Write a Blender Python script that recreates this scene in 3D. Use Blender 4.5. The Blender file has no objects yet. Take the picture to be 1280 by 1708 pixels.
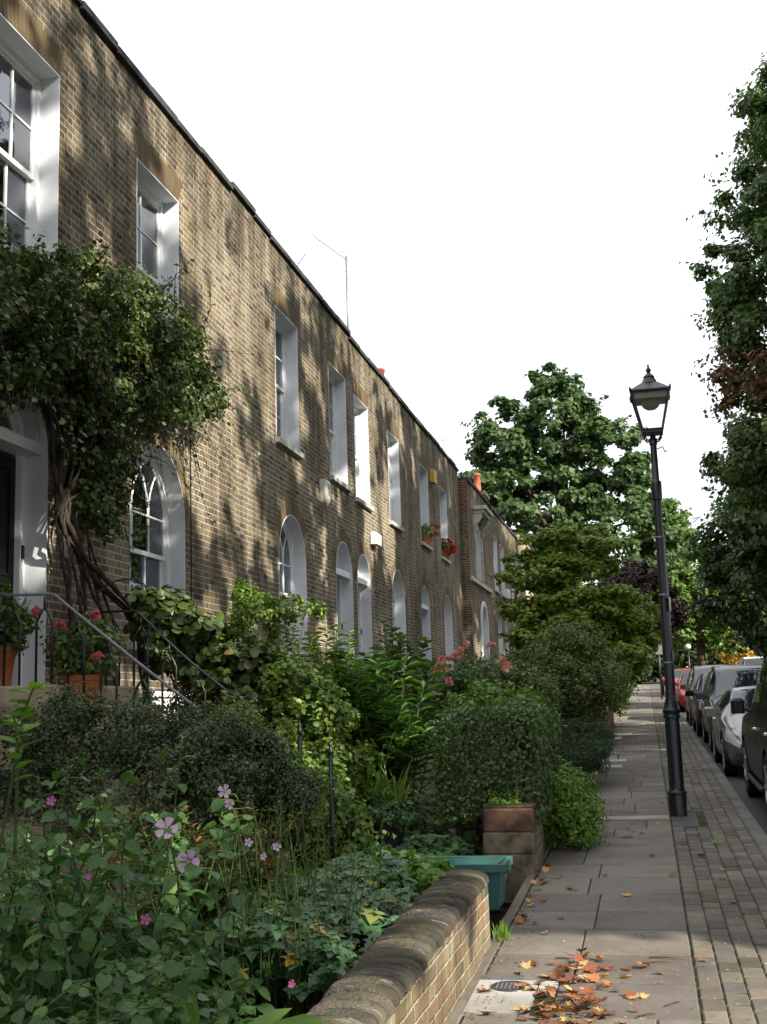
import bpy, math, random
import numpy as np
from mathutils import Vector, Matrix

scene = bpy.context.scene
COL = scene.collection
R = np.random.default_rng(7)
random.seed(7)
SL = 0.027                       # the street climbs gently away from the viewer
def gz(y): return SL * y

# ------------------------------------------------------------------ object helpers
def link(o, parent=None):
    COL.objects.link(o)
    if parent is not None: o.parent = parent
    return o
def thing(name, label, cat, loc=(0, 0, 0), rz=0.0, group=None):
    o = bpy.data.objects.new(name, None); link(o)
    o.location = loc; o.rotation_euler = (0, 0, rz); o.empty_display_size = .2
    o['label'] = label; o['category'] = cat
    if group: o['group'] = group
    return o
def tag(o, label, cat, group=None):
    o['label'] = label; o['category'] = cat
    if group: o['group'] = group
    return o
def structure(o):
    o['kind'] = 'structure'; return o

class MB:
    def __init__(s): s.v = []; s.f = []
    def add(s, vs, fs):
        b = len(s.v); s.v += [tuple(map(float, q)) for q in vs]; s.f += [tuple(b + i for i in f) for f in fs]; return s
    def box(s, a, b):
        (x0, y0, z0), (x1, y1, z1) = a, b
        return s.add([(x0,y0,z0),(x1,y0,z0),(x1,y1,z0),(x0,y1,z0),(x0,y0,z1),(x1,y0,z1),(x1,y1,z1),(x0,y1,z1)],
                     [(0,3,2,1),(4,5,6,7),(0,1,5,4),(1,2,6,5),(2,3,7,6),(3,0,4,7)])
    def cbox(s, a, b, c=.01):            # box with chamfered vertical and top edges
        (x0, y0, z0), (x1, y1, z1) = a, b
        lo = [(x0+c,y0,z0),(x1-c,y0,z0),(x1,y0+c,z0),(x1,y1-c,z0),(x1-c,y1,z0),(x0+c,y1,z0),(x0,y1-c,z0),(x0,y0+c,z0)]
        mi = [(p[0],p[1],z1-c) for p in lo]
        cx, cy = (x0+x1)/2, (y0+y1)/2
        hi = [(p[0]+(c if p[0]<cx else -c), p[1]+(c if p[1]<cy else -c), z1) for p in lo]
        vs = lo+mi+hi
        fs = [tuple(range(7,-1,-1)), tuple(range(16,24))]
        for k in (0,8):
            for i in range(8):
                j=(i+1)%8; fs.append((k+i,k+j,k+8+j,k+8+i))
        return s.add(vs, fs)
    def tube(s, pts, rad, n=6, cap=True):
        pts = [Vector(p) for p in pts]; m = len(pts)
        if not hasattr(rad, '__len__'): rad = [rad]*m
        vs = []; fs = []
        up = Vector((0,0,1)); a = None
        for i, p in enumerate(pts):
            t = (pts[min(i+1,m-1)] - pts[max(i-1,0)])
            t = t.normalized() if t.length > 1e-9 else up
            if a is None:
                a = t.cross(Vector((0,0,1)) if abs(t.z) < .95 else Vector((1,0,0))).normalized()
            else:
                a = (a - t*a.dot(t)); a = a.normalized() if a.length > 1e-6 else t.orthogonal().normalized()
            b = t.cross(a)
            for k in range(n):
                th = 2*math.pi*k/n
                vs.append(p + (a*math.cos(th) + b*math.sin(th))*rad[i])
        for i in range(m-1):
            for k in range(n):
                j = (k+1) % n
                fs.append((i*n+k, i*n+j, (i+1)*n+j, (i+1)*n+k))
        if cap:
            fs.append(tuple(range(n-1,-1,-1))); fs.append(tuple((m-1)*n+k for k in range(n)))
        return s.add(vs, fs)
    def lathe(s, prof, c=(0,0,0), n=20):   # prof: (r, z)
        vs = []; fs = []; m = len(prof)
        for r, z in prof:
            for k in range(n):
                th = 2*math.pi*k/n
                vs.append((c[0]+r*math.cos(th), c[1]+r*math.sin(th), c[2]+z))
        for i in range(m-1):
            for k in range(n):
                j=(k+1)%n; fs.append((i*n+k,i*n+j,(i+1)*n+j,(i+1)*n+k))
        fs.append(tuple(range(n-1,-1,-1))); fs.append(tuple((m-1)*n+k for k in range(n)))
        return s.add(vs, fs)
    def prism_x(s, poly, x0, x1):          # polygon of (y, z) extruded along x
        n=len(poly); vs=[(x0,y,z) for y,z in poly]+[(x1,y,z) for y,z in poly]
        fs=[tuple(range(n-1,-1,-1)), tuple(range(n,2*n))]
        for i in range(n):
            j=(i+1)%n; fs.append((i,j,n+j,n+i))
        return s.add(vs,fs)
    def prism_y(s, poly, y0, y1):          # polygon of (x, z) extruded along y
        n=len(poly); vs=[(x,y0,z) for x,z in poly]+[(x,y1,z) for x,z in poly]
        fs=[tuple(range(n)), tuple(range(2*n-1,n-1,-1))]
        for i in range(n):
            j=(i+1)%n; fs.append((j,i,n+i,n+j))
        return s.add(vs,fs)
    def ball(s, c, r, n=8, sq=1.0):
        prof=[(max(r*math.sin(math.pi*i/n),1e-4), -sq*r*math.cos(math.pi*i/n)) for i in range(n+1)]
        return s.lathe(prof, c, n+2)
    def build(s, name, mat, parent=None, smooth=False, off=(0,0,0)):
        me = bpy.data.meshes.new(name)
        ox, oy, oz = off
        me.from_pydata([(x-ox, y-oy, z-oz) for x,y,z in s.v], [], s.f)
        if mat: me.materials.append(mat)
        if smooth: me.polygons.foreach_set('use_smooth', [True]*len(me.polygons))
        me.update()
        return link(bpy.data.objects.new(name, me), parent)
def autosmooth(o, deg=35):
    me = o.data
    me.polygons.foreach_set('use_smooth', [True]*len(me.polygons))
    try: me.set_sharp_from_angle(angle=math.radians(deg))
    except Exception: pass
    return o

# ------------------------------------------------------------------ node helpers
class NT:
    def __init__(s, name, disp=None):
        s.m = bpy.data.materials.new(name); s.m.use_nodes = True
        s.t = s.m.node_tree; s.t.nodes.clear()
        s.out = s.t.nodes.new('ShaderNodeOutputMaterial')
    def n(s, typ, ins=None, **kw):
        nd = s.t.nodes.new(typ)
        for k, v in kw.items(): setattr(nd, k, v)
        for k, v in (ins or {}).items():
            sk = nd.inputs[k]
            if isinstance(v, bpy.types.NodeSocket): s.t.links.new(v, sk)
            else: sk.default_value = v
        return nd
    def math(s, op, a, b=None, c=None, clamp=False):
        ins = {0: a}
        if b is not None: ins[1] = b
        if c is not None: ins[2] = c
        nd = s.n('ShaderNodeMath', ins, operation=op); nd.use_clamp = clamp
        return nd.outputs[0]
    def noise(s, vec, scale, detail=3, rough=.55, out='Fac', dims='3D'):
        return s.n('ShaderNodeTexNoise', {'Vector': vec, 'Scale': scale, 'Detail': detail, 'Roughness': rough}, noise_dimensions=dims).outputs[out]
    def ramp(s, fac, stops, interp='LINEAR'):
        nd = s.n('ShaderNodeValToRGB', {'Fac': fac}); cr = nd.color_ramp; cr.interpolation = interp
        while len(cr.elements) < len(stops): cr.elements.new(.5)
        for e, (p, c) in zip(cr.elements, stops):
            e.position = p; e.color = (*c, 1) if len(c) == 3 else c
        return nd.outputs[0]
    def mix(s, fac, a, b, mode='MIX'):
        nd = s.n('ShaderNodeMix', data_type='RGBA', blend_type=mode)
        for k, v in ((0, fac), (6, a), (7, b)):
            if isinstance(v, bpy.types.NodeSocket): s.t.links.new(v, nd.inputs[k])
            else: nd.inputs[k].default_value = v if k == 0 or len(v) == 4 else (*v, 1)
        return nd.outputs[2]
    def vec(s, a, x=1., y=1., z=1.):
        return s.n('ShaderNodeVectorMath', {0: a, 1: (x, y, z)}, operation='MULTIPLY').outputs[0]
    def obj(s): return s.n('ShaderNodeTexCoord').outputs['Object']
    def geo(s): return s.n('ShaderNodeNewGeometry')
    def bump(s, h, strength=.4, dist=.01):
        return s.n('ShaderNodeBump', {'Height': h, 'Strength': strength, 'Distance': dist}).outputs[0]
    def bsdf(s, color, rough=.7, normal=None, spec=.3, metal=0., **kw):
        ins = {'Base Color': color if isinstance(color, bpy.types.NodeSocket) else (*color, 1), 'Roughness': rough,
               'Specular IOR Level': spec, 'Metallic': metal}
        if normal is not None: ins['Normal'] = normal
        ins.update(kw)
        return s.n('ShaderNodeBsdfPrincipled', ins).outputs[0]
    def fin(s, shader):
        s.t.links.new(shader, s.out.inputs['Surface']); return s.m

def lerp3(t, stops): return t

# ---- brick in Flemish bond
def brick_material(name, cols, mortar, soot=.6, moss=0.0, rough_scale=1.0, pale=.0, top=False, rag_=.010):
    t = NT(name); p = t.obj()
    xyz = t.n('ShaderNodeSeparateXYZ', {0: p})
    wob = t.math('MULTIPLY', t.math('SUBTRACT', t.noise(p, 2.3, 2), .5), .012)
    u = t.math('ADD', t.math('ADD', xyz.outputs[0], xyz.outputs[1]), t.math('ADD', wob, 50.0))
    v = t.math('ADD', xyz.outputs[2], t.math('ADD', wob, 20.0))
    vr = t.math('DIVIDE', v, .075); row = t.math('FLOOR', vr); vf = t.math('MULTIPLY', t.math('FRACT', vr), .075)
    uu = t.math('DIVIDE', t.math('ADD', u, t.math('MULTIPLY', t.math('MODULO', row, 2.0), .1675)), .335)
    cell = t.math('FLOOR', uu); f = t.math('MULTIPLY', t.math('FRACT', uu), .335)
    second = t.math('GREATER_THAN', f, .225)
    fid = t.math('ADD', t.math('MULTIPLY', cell, 2.0), second)
    idv = t.n('ShaderNodeCombineXYZ', {0: fid, 1: row, 2: 0.}).outputs[0]
    wn = t.n('ShaderNodeTexWhiteNoise', {'Vector': idv}, noise_dimensions='3D')
    rnd = wn.outputs['Value']; rnd2 = t.n('ShaderNodeSeparateXYZ', {0: wn.outputs['Color']}).outputs[1]
    # distance to nearest joint
    rag = t.math('MULTIPLY', t.math('SUBTRACT', t.noise(p, 48. if rag_>.011 else 60., 3), .5), rag_)
    g = t.math('SUBTRACT', f, t.math('MULTIPLY', second, .225))
    glen = t.math('SUBTRACT', .225, t.math('MULTIPLY', second, .115))
    du = t.math('MINIMUM', g, t.math('SUBTRACT', glen, g))
    dv = t.math('MINIMUM', vf, t.math('SUBTRACT', .075, vf))
    d = t.math('ADD', t.math('MINIMUM', du, dv), rag)
    mask = t.n('ShaderNodeMapRange', {'Value': d, 'From Min': .0045, 'From Max': .0095}).outputs[0]
    n = len(cols)
    base = t.ramp(rnd, [(i/(n-1), c) for i, c in enumerate(cols)])
    grain = t.noise(p, 35., 4, .7)
    base = t.mix(t.math('MULTIPLY', grain, .5), base, (cols[0][0]*.55, cols[0][1]*.55, cols[0][2]*.55))
    col = t.mix(mask, mortar, base)
    # weathering: soot clouds and vertical runs of dirt
    cl = t.noise(p, .55, 4, .6)
    run = t.noise(t.vec(p, 3.2, 3.2, .28), 1.0, 4, .65)
    w = t.n('ShaderNodeMapRange', {'Value': t.math('ADD', t.math('MULTIPLY', cl, .55), t.math('MULTIPLY', run, .45)), 'From Min': .43, 'From Max': .58}).outputs[0]
    col = t.mix(t.math('MULTIPLY', w, soot), col, t.mix(1., col, (.34, .31, .28), 'MULTIPLY'))
    w2 = t.n('ShaderNodeMapRange', {'Value': t.noise(t.vec(p, 1., 1., .6), 1.3, 3), 'From Min': .55, 'From Max': .75}).outputs[0]
    col = t.mix(t.math('MULTIPLY', w2, .35), col, t.mix(1., col, (1.30, 1.12, .86), 'MULTIPLY'))
    if pale:
        w4 = t.n('ShaderNodeMapRange', {'Value': t.noise(t.vec(p, 1.6, 1.6, .5), 2.2, 4, .7), 'From Min': .60, 'From Max': .72}).outputs[0]
        col = t.mix(t.math('MULTIPLY', w4, pale), col, (.40, .36, .29))
    if top:     # soot washed down from the parapet
        wz = t.n('ShaderNodeSeparateXYZ', {0: t.geo().outputs['Position']}).outputs[2]
        q = t.n('ShaderNodeMapRange', {'Value': t.math('ADD', wz, t.math('MULTIPLY', t.math('SUBTRACT', run, .5), 3.2)), 'From Min': 7.7, 'From Max': 8.9}).outputs[0]
        col = t.mix(t.math('MULTIPLY', q, .62), col, t.mix(1., col, (.40, .38, .36), 'MULTIPLY'))
    if moss:
        w3 = t.n('ShaderNodeMapRange', {'Value': t.noise(p, 4.5, 4, .7), 'From Min': .52, 'From Max': .66}).outputs[0]
        col = t.mix(t.math('MULTIPLY', w3, moss), col, (.085, .085, .022))
    h = t.math('ADD', t.math('MULTIPLY', mask, .8), t.math('ADD', t.math('MULTIPLY', grain, .35), t.math('MULTIPLY', rnd2, .25)))
    return t.fin(t.bsdf(col, .92, t.bump(h, .75*rough_scale, .012), .15))

M = {}
M['brick'] = brick_material('stock_brick', [(.088,.074,.057),(.15,.124,.088),(.222,.182,.122),(.30,.245,.16),(.185,.152,.107),(.25,.19,.125)], (.43,.39,.305), .85, pale=.4, top=True)
M['brick_dull'] = brick_material('dull_stock_brick', [(.10,.08,.055),(.15,.115,.075),(.20,.155,.10),(.25,.195,.12)], (.40,.36,.28), .7, top=True)
M['brick_light'] = brick_material('light_stock_brick', [(.22,.17,.10),(.29,.225,.13),(.36,.28,.16)], (.45,.40,.30), .3)
M['brick_red'] = brick_material('red_quoin_brick', [(.16,.055,.035),(.22,.075,.045),(.13,.06,.045)], (.36,.31,.25), .5)
M['brick_wall'] = brick_material('garden_wall_brick', [(.11,.09,.065),(.23,.18,.11),(.26,.15,.095),(.23,.20,.145),(.30,.235,.15),(.17,.14,.10)], (.40,.36,.27), .7, .6, 1.8, .75, rag_=.022)

def simple(name, col, rough=.6, spec=.3, var=.15, scale=8., bump=.15, metal=0., bscale=None, dist=.004, **kw):
    t = NT(name); p = t.obj()
    nz = t.noise(p, scale, 4, .6)
    c2 = tuple(c*(1-var*2) for c in col); c1 = tuple(min(1, c*(1+var*.6)) for c in col)
    c = t.ramp(nz, [(.3, c2), (.7, c1)])
    nrm = t.bump(t.noise(p, bscale or scale*4, 3), bump, dist) if bump else None
    return t.fin(t.bsdf(c, rough, nrm, spec, metal, **kw))
M['white'] = simple('white_paint', (.80,.81,.83), .45, .4, .05, 3., .08)
M['reveal'] = simple('painted_reveal', (.72,.74,.78), .6, .3, .07, 2.5, .15)
M['render'] = simple('white_render', (.72,.72,.71), .8, .2, .10, 2.0, .3)
M['sill'] = simple('stone_sill', (.50,.49,.46), .8, .2, .22, 6., .3)
M['coping'] = simple('dark_coping', (.055,.056,.062), .8, .2, .3, 4., .3)
M['lintel'] = None
M['voussoir'] = None
M['black_iron'] = simple('black_painted_iron', (.012,.013,.014), .38, .5, .25, 12., .15)
M['lamp_iron'] = simple('lamp_black_paint', (.011,.014,.016), .34, .5, .25, 14., .2)
M['grey_rail'] = simple('worn_handrail', (.16,.165,.18), .45, .5, .2, 25., .2)
M['door_black'] = simple('black_door_paint', (.010,.010,.011), .45, .2, .1, 5., .05)
M['door_grey'] = simple('grey_door_paint', (.16,.17,.18), .35, .4, .1, 5., .05)
M['brass'] = simple('dull_brass', (.35,.24,.08), .4, .5, .2, 20., .1, 1.0)
M['lead'] = simple('roof_felt', (.06,.06,.065), .9, .1, .2, 3., .2)
M['plaster'] = simple('interior_plaster', (.42,.40,.36), .9, .1, .05, 2., 0)
M['curtain'] = simple('net_curtain', (.62,.61,.58), .9, .1, .08, 9., .2)
M['terracotta'] = simple('terracotta', (.42,.135,.055), .8, .2, .2, 9., .25)
M['terracotta_dark'] = simple('weathered_terracotta', (.27,.075,.045), .85, .2, .25, 9., .25)
M['pot_red'] = simple('red_chimney_clay', (.30,.055,.05), .8, .2, .2, 6., .2)
M['pot_orange'] = simple('orange_chimney_clay', (.38,.12,.06), .8, .2, .2, 6., .2)
M['stone'] = simple('york_stone_step', (.36,.30,.21), .85, .2, .25, 5., .4, dist=.01)
M['cream_plastic'] = simple('cream_plastic', (.62,.60,.50), .5, .4, .06, 5., 0)
M['white_plastic'] = simple('white_plastic', (.78,.77,.74), .45, .4, .04, 5., 0)
M['yellow_plastic'] = simple('yellow_plastic', (.62,.38,.04), .45, .4, .06, 5., 0)
M['grey_label'] = simple('grey_print', (.20,.20,.19), .5, .3, .05, 5., 0)
M['galv'] = simple('weathered_aluminium', (.20,.21,.24), .5, .5, .15, 20., .1, .6)
M['black_plastic'] = simple('black_plastic', (.012,.012,.013), .6, .3, .2, 10., .2)
M['teal'] = simple('teal_plastic', (.035,.115,.105), .55, .4, .12, 7., .1)
M['soil'] = simple('garden_soil', (.045,.034,.022), .95, .1, .4, 5., .8, bscale=25, dist=.03)
M['bark'] = simple('bark', (.085,.065,.048), .95, .1, .35, 9., .9, bscale=22, dist=.02)
M['twig'] = simple('climber_bark', (.06,.047,.038), .9, .15, .35, 14., .9, bscale=40, dist=.008)
M['stem'] = simple('green_stem', (.075,.12,.035), .7, .2, .25, 14., .1)
M['redstem'] = simple('brown_stem', (.11,.06,.035), .8, .2, .3, 14., .2)

def gauged(name):                        # rubbed gauged brick, one tint per piece
    t = NT(name); p = t.obj(); g = t.geo()
    c = t.ramp(g.outputs['Random Per Island'], [(0, (.12,.088,.05)), (.5, (.175,.122,.062)), (1, (.235,.165,.088))])
    c = t.mix(t.math('MULTIPLY', t.noise(p, 2.5, 4, .65), 1.0), c, (.095,.075,.05))
    return t.fin(t.bsdf(c, .92, t.bump(t.noise(p, 45, 4), .4, .006), .15))
M['lintel'] = gauged('gauged_orange_brick')
def vouss(name):
    t = NT(name); p = t.obj(); g = t.geo()
    c = t.ramp(g.outputs['Random Per Island'], [(0, (.11,.083,.052)), (.5, (.19,.142,.078)), (1, (.28,.205,.105))])
    c = t.mix(t.math('MULTIPLY', t.noise(p, 1.8, 4, .65), .8), c, (.075,.06,.042))
    return t.fin(t.bsdf(c, .92, t.bump(t.noise(p, 45, 4), .4, .006), .15))
M['voussoir'] = vouss('arch_brick')

def glass_pane(name, tint=(.55,.58,.60), refl=.35):
    t = NT(name)
    fr = t.n('ShaderNodeFresnel', {'IOR': 1.6}).outputs[0]
    fac = t.math('ADD', t.math('MULTIPLY', fr, .85), refl*.4, clamp=True)
    p = t.obj()
    nrm = t.bump(t.noise(p, 3.0, 2), .06, .03)
    gl = t.n('ShaderNodeBsdfGlossy', {'Color': (.9,.93,1,1), 'Roughness': .015, 'Normal': nrm}).outputs[0]
    tr = t.n('ShaderNodeBsdfTransparent', {'Color': (*tint, 1)}).outputs[0]
    return t.fin(t.n('ShaderNodeMixShader', {0: fac, 1: tr, 2: gl}).outputs[0])
M['glass'] = glass_pane('window_glass', (.84,.87,.88))
def carpaint(name, col, rough=.25, metal=.0, spec=.4, coat=.25):
    t = NT(name); p = t.obj()
    nz = t.noise(p, 3.0, 4, .6)
    c = t.ramp(nz, [(.3, tuple(x*.85 for x in col)), (.7, col)])
    r = t.math('ADD', t.math('MULTIPLY', t.noise(p, 9., 3), .15), rough)
    return t.fin(t.bsdf(c, r, None, spec, metal, **{'Coat Weight': coat, 'Coat Roughness': .05}))
M['carglass'] = simple('car_glass', (.012,.016,.020), .04, .9, .05, 2., 0)
M['rubber'] = simple('tyre_rubber', (.014,.014,.014), .85, .2, .2, 20., .2)
M['alloy'] = simple('alloy_wheel', (.42,.43,.44), .35, .5, .1, 20., .1, .8)
M['trim'] = simple('black_car_trim', (.012,.012,.013), .5, .4, .1, 10., 0)
M['chrome'] = simple('bright_metal', (.75,.76,.78), .12, .5, .05, 8., 0, 1.0)
M['headlamp'] = simple('headlamp_lens', (.62,.66,.70), .08, .9, .15, 14., .1)
M['redlamp'] = simple('red_lamp_lens', (.35,.015,.012), .15, .7, .1, 10., 0)

# ---- leaves
def leafmat(name, stops, rough=.45, trans=.30, spec=.35, patch=None, patch_scale=.6, patch_thr=(.55,.65), clump=.35, bumpy=0.):
    t = NT(name); g = t.geo(); p = t.obj()
    rnd = g.outputs['Random Per Island']
    c = t.ramp(rnd, stops)
    nz = t.noise(p, 1.7, 2)
    c = t.mix(t.math('MULTIPLY', nz, clump), c, t.mix(1., c, (1.55,1.35,.9), 'MULTIPLY'))
    if patch:
        w = t.n('ShaderNodeMapRange', {'Value': t.math('ADD', t.noise(p, patch_scale, 2), t.math('MULTIPLY', t.math('SUBTRACT', rnd, .5), .15)),
                                       'From Min': patch_thr[0], 'From Max': patch_thr[1]}).outputs[0]
        c = t.mix(w, c, patch)
    b = t.bsdf(c, rough, t.bump(t.noise(p, 42., 2), bumpy, .012) if bumpy else None, spec)
    tc = t.mix(1., c, (1.25,1.5,.6), 'MULTIPLY')
    tr = t.n('ShaderNodeBsdfTranslucent', {'Color': tc}).outputs[0]
    return t.fin(t.n('ShaderNodeMixShader', {0: trans, 1: b, 2: tr}).outputs[0])
L = {}
L['sycamore'] = leafmat('sycamore_leaf', [(0,(0.0307,0.061,0.0206)),(0.6,(0.0518,0.0984,0.0299)),(1,(0.0864,0.1378,0.0467))])
L['lime'] = leafmat('pale_tree_leaf', [(0,(0.0473,0.0893,0.018)),(0.6,(0.0788,0.1418,0.024)),(1,(0.1155,0.189,0.035))])
L['chestnut'] = leafmat('chestnut_leaf', [(0,(0.0336,0.0672,0.0198)),(0.6,(0.0576,0.108,0.0286)),(0.97,(0.102,0.156,0.044)),(1,(0.192,0.12,0.033))])
L['browned'] = leafmat('browned_leaf', [(0,(.05,.026,.014)),(.5,(.09,.046,.02)),(1,(.15,.085,.03))], .7, .2)
L['dark'] = leafmat('dark_tree_leaf', [(0,(0.0192,0.0384,0.0121)),(0.6,(0.0312,0.0624,0.0176)),(1,(0.054,0.0936,0.0264))])
L['maple'] = leafmat('layered_leaf', [(0,(0.0715,0.122,0.0154)),(0.55,(0.13,0.1952,0.022)),(1,(0.234,0.2928,0.033))])
L['plum'] = leafmat('plum_leaf', [(0,(.022,.011,.015)),(.6,(.04,.018,.024)),(1,(.065,.032,.038))])
L['privet'] = leafmat('privet_leaf', [(0,(0.0344,0.0663,0.0194)),(0.6,(0.062,0.1105,0.0308)),(1,(0.1148,0.1658,0.0572))], .34)
L['fresh'] = leafmat('fresh_leaf', [(0,(0.0607,0.13,0.0198)),(0.6,(0.1013,0.2015,0.0286)),(1,(0.162,0.26,0.044))], .42)
L['rose'] = leafmat('rose_leaf', [(0,(0.0605,0.121,0.022)),(0.6,(0.11,0.187,0.032)),(1,(0.209,0.253,0.05))], .4)
L['shrub'] = leafmat('shrub_leaf', [(0,(0.0459,0.0806,0.022)),(0.6,(0.081,0.13,0.033)),(1,(0.135,0.1885,0.0506))])
L['olive'] = leafmat('olive_shrub_leaf', [(0,(0.054,0.0806,0.0242)),(0.6,(0.0945,0.13,0.0374)),(1,(0.162,0.195,0.0605))])
L['greyshrub'] = leafmat('bronze_small_leaf', [(0,(0.0297,0.0494,0.0209)),(0.5,(0.0486,0.0728,0.0308)),(0.85,(0.0743,0.1014,0.0418)),(1,(0.1148,0.0975,0.0495))], .5, .2)
L['lavender'] = leafmat('grey_green_leaf', [(0,(0.0405,0.0715,0.0385)),(1,(0.081,0.13,0.0682))], .7, .2)
L['mallow'] = leafmat('mallow_leaf', [(0,(0.0292,0.0756,0.0198)),(0.6,(0.048,0.1133,0.029)),(1,(0.0887,0.1627,0.0409))], 0.42, .25, .28, bumpy=.6)
L['anemone'] = leafmat('anemone_leaf', [(0,(0.0278,0.0766,0.0272)),(0.6,(0.0487,0.1216,0.0448)),(0.93,(0.0812,0.169,0.056)),(0.97,(0.29,0.2253,0.024)),(1,(0.3248,0.1915,0.024))], .42, .22, .5, bumpy=.6)
L['climber'] = leafmat('climber_leaf', [(0,(0.0324,0.0572,0.0165)),(0.6,(0.0567,0.0936,0.0242)),(0.9,(0.1013,0.143,0.0374)),(1,(0.162,0.117,0.0396))], .42, .25, .4)
L['lily'] = leafmat('lance_leaf', [(0,(0.0435,0.0972,0.0242)),(0.6,(0.0698,0.1495,0.0352)),(1,(0.1242,0.2242,0.055))], .36)
L['grass'] = leafmat('blade_leaf', [(0,(0.0575,0.1092,0.02)),(0.6,(0.0978,0.1725,0.03)),(1,(0.1725,0.2185,0.055))], .45)
L['ivy'] = leafmat('ground_leaf', [(0,(0.0405,0.0975,0.0396)),(0.6,(0.0675,0.143,0.055)),(1,(0.1013,0.182,0.066))], .55)
L['ivypale'] = leafmat('pale_ground_leaf', [(0,(.07,.14,.022)),(.6,(.11,.20,.034)),(1,(.17,.25,.05))], .5)  # paler, yellower green than the other ground cover
L['vine'] = leafmat('trailing_vine_leaf', [(0,(0.066,0.132,0.024)),(0.6,(0.121,0.198,0.036)),(1,(0.264,0.308,0.11))], .45)
def petal(name, col, col2=None):
    t = NT(name); g = t.geo()
    c = t.ramp(g.outputs['Random Per Island'], [(0, col), (1, col2 or tuple(min(1, x*1.2) for x in col))])
    return t.fin(t.n('ShaderNodeMixShader', {0: .3, 1: t.bsdf(c, .6, None, .2), 2: t.n('ShaderNodeBsdfTranslucent', {'Color': c}).outputs[0]}).outputs[0])
P = {'mallow': petal('mauve_petal', (.50,.33,.48), (.64,.46,.60)), 'magenta': petal('magenta_petal', (.42,.10,.28), (.55,.16,.36)),
     'salmon': petal('salmon_petal', (.58,.24,.17), (.70,.36,.26)), 'red': petal('scarlet_petal', (.50,.04,.03), (.62,.08,.04)),
     'fuchsia': petal('fuchsia_petal', (.42,.06,.09), (.52,.13,.18)), 'orange': petal('orange_petal', (.62,.20,.05), (.7,.3,.1)),
     'eye': petal('flower_eye', (.30,.33,.10)), 'pale': petal('pale_petal', (.7,.68,.55))}

# leaf templates: (verts, faces); x width, y length, z up
T_RH = ([(0,0,0),(.34,.45,.10),(0,1,0),(-.34,.45,.10)], [(0,1,2),(0,2,3)])
T_OV = ([(0,0,0),(.27,.22,.06),(.36,.55,.07),(0,1,-.06),(-.36,.55,.07),(-.27,.22,.06)], [(0,1,2,3),(0,3,4,5)])
T_LN = ([(0,0,0),(.10,.3,.05),(.085,.65,.03),(0,1,-.16),(-.085,.65,.03),(-.10,.3,.05)], [(0,1,2,3),(0,3,4,5)])
T_RD = ([(0,0,0),(.40,.02,.06),(.52,.42,.08),(.33,.82,.04),(0,.95,-.03),(-.33,.82,.04),(-.52,.42,.08),(-.40,.02,.06)], [(0,1,2,3,4),(0,4,5,6,7)])
T_ML = ([(0,0,0),(.22,-.12,.03),(.48,.02,.07),(.50,.30,.09),(.34,.42,.04),(.30,.62,.06),(.16,.80,.02),(0,1,-.08),
         (-.16,.80,.02),(-.30,.62,.06),(-.34,.42,.04),(-.50,.30,.09),(-.48,.02,.07),(-.22,-.12,.03)],
        [(0,1,2,3,4,5,6,7),(0,7,8,9,10,11,12,13)])
T_MP = ([(0,0,0),(.20,-.10,.02),(.52,.02,.06),(.34,.22,.02),(.60,.48,.08),(.30,.44,.0),(.24,.66,.03),(0,1,-.06),
         (-.24,.66,.03),(-.30,.44,.0),(-.60,.48,.08),(-.34,.22,.02),(-.52,.02,.06),(-.20,-.10,.02)],
        [(0,1,2,3,4,5,6,7),(0,7,8,9,10,11,12,13)])
T_SPRIG = None
def norm(a): return a / np.maximum(np.linalg.norm(a, axis=1, keepdims=True), 1e-9)
def leaves(name, pos, nrm, size, tmpl, mat, parent, direc=None, off=(0,0,0), curl=0.0):
    pos = np.asarray(pos, float) - np.asarray(off, float); n = len(pos)
    nrm = norm(np.asarray(nrm, float))
    if direc is None: direc = R.normal(size=(n,3))
    y = direc - nrm * np.sum(direc*nrm, 1, keepdims=True); y = norm(y); x = np.cross(y, nrm)
    tv = np.array(tmpl[0], float); k = len(tv)
    size = np.broadcast_to(np.asarray(size, float), (n,))
    wj = R.uniform(.8, 1.2, n)
    V = (pos[:,None,:] + size[:,None,None]*(tv[None,:,0:1]*(x*wj[:,None])[:,None,:] + tv[None,:,1:2]*y[:,None,:] + tv[None,:,2:3]*nrm[:,None,:]*R.uniform(.3,1.8,(n,1,1))))
    V = V.reshape(-1,3)
    lens = [len(f) for f in tmpl[1]]; flat = np.concatenate([np.array(f) for f in tmpl[1]])
    loops = (np.arange(n)[:,None]*k + flat[None,:]).reshape(-1)
    nl = len(flat); starts1 = np.cumsum([0]+lens[:-1])
    starts = (np.arange(n)[:,None]*nl + starts1[None,:]).reshape(-1)
    me = bpy.data.meshes.new(name)
    me.vertices.add(len(V)); me.vertices.foreach_set('co', V.astype(np.float32).reshape(-1))
    me.loops.add(len(loops)); me.loops.foreach_set('vertex_index', loops.astype(np.int32))
    me.polygons.add(len(starts)); me.polygons.foreach_set('loop_start', starts.astype(np.int32))
    try: me.polygons.foreach_set('loop_total', np.tile(lens, n).astype(np.int32))
    except Exception: pass
    me.update(calc_edges=True); me.validate()
    me.materials.append(mat)
    return link(bpy.data.objects.new(name, me), parent)
def unit(n):
    return norm(R.normal(size=(n,3)))
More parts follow.
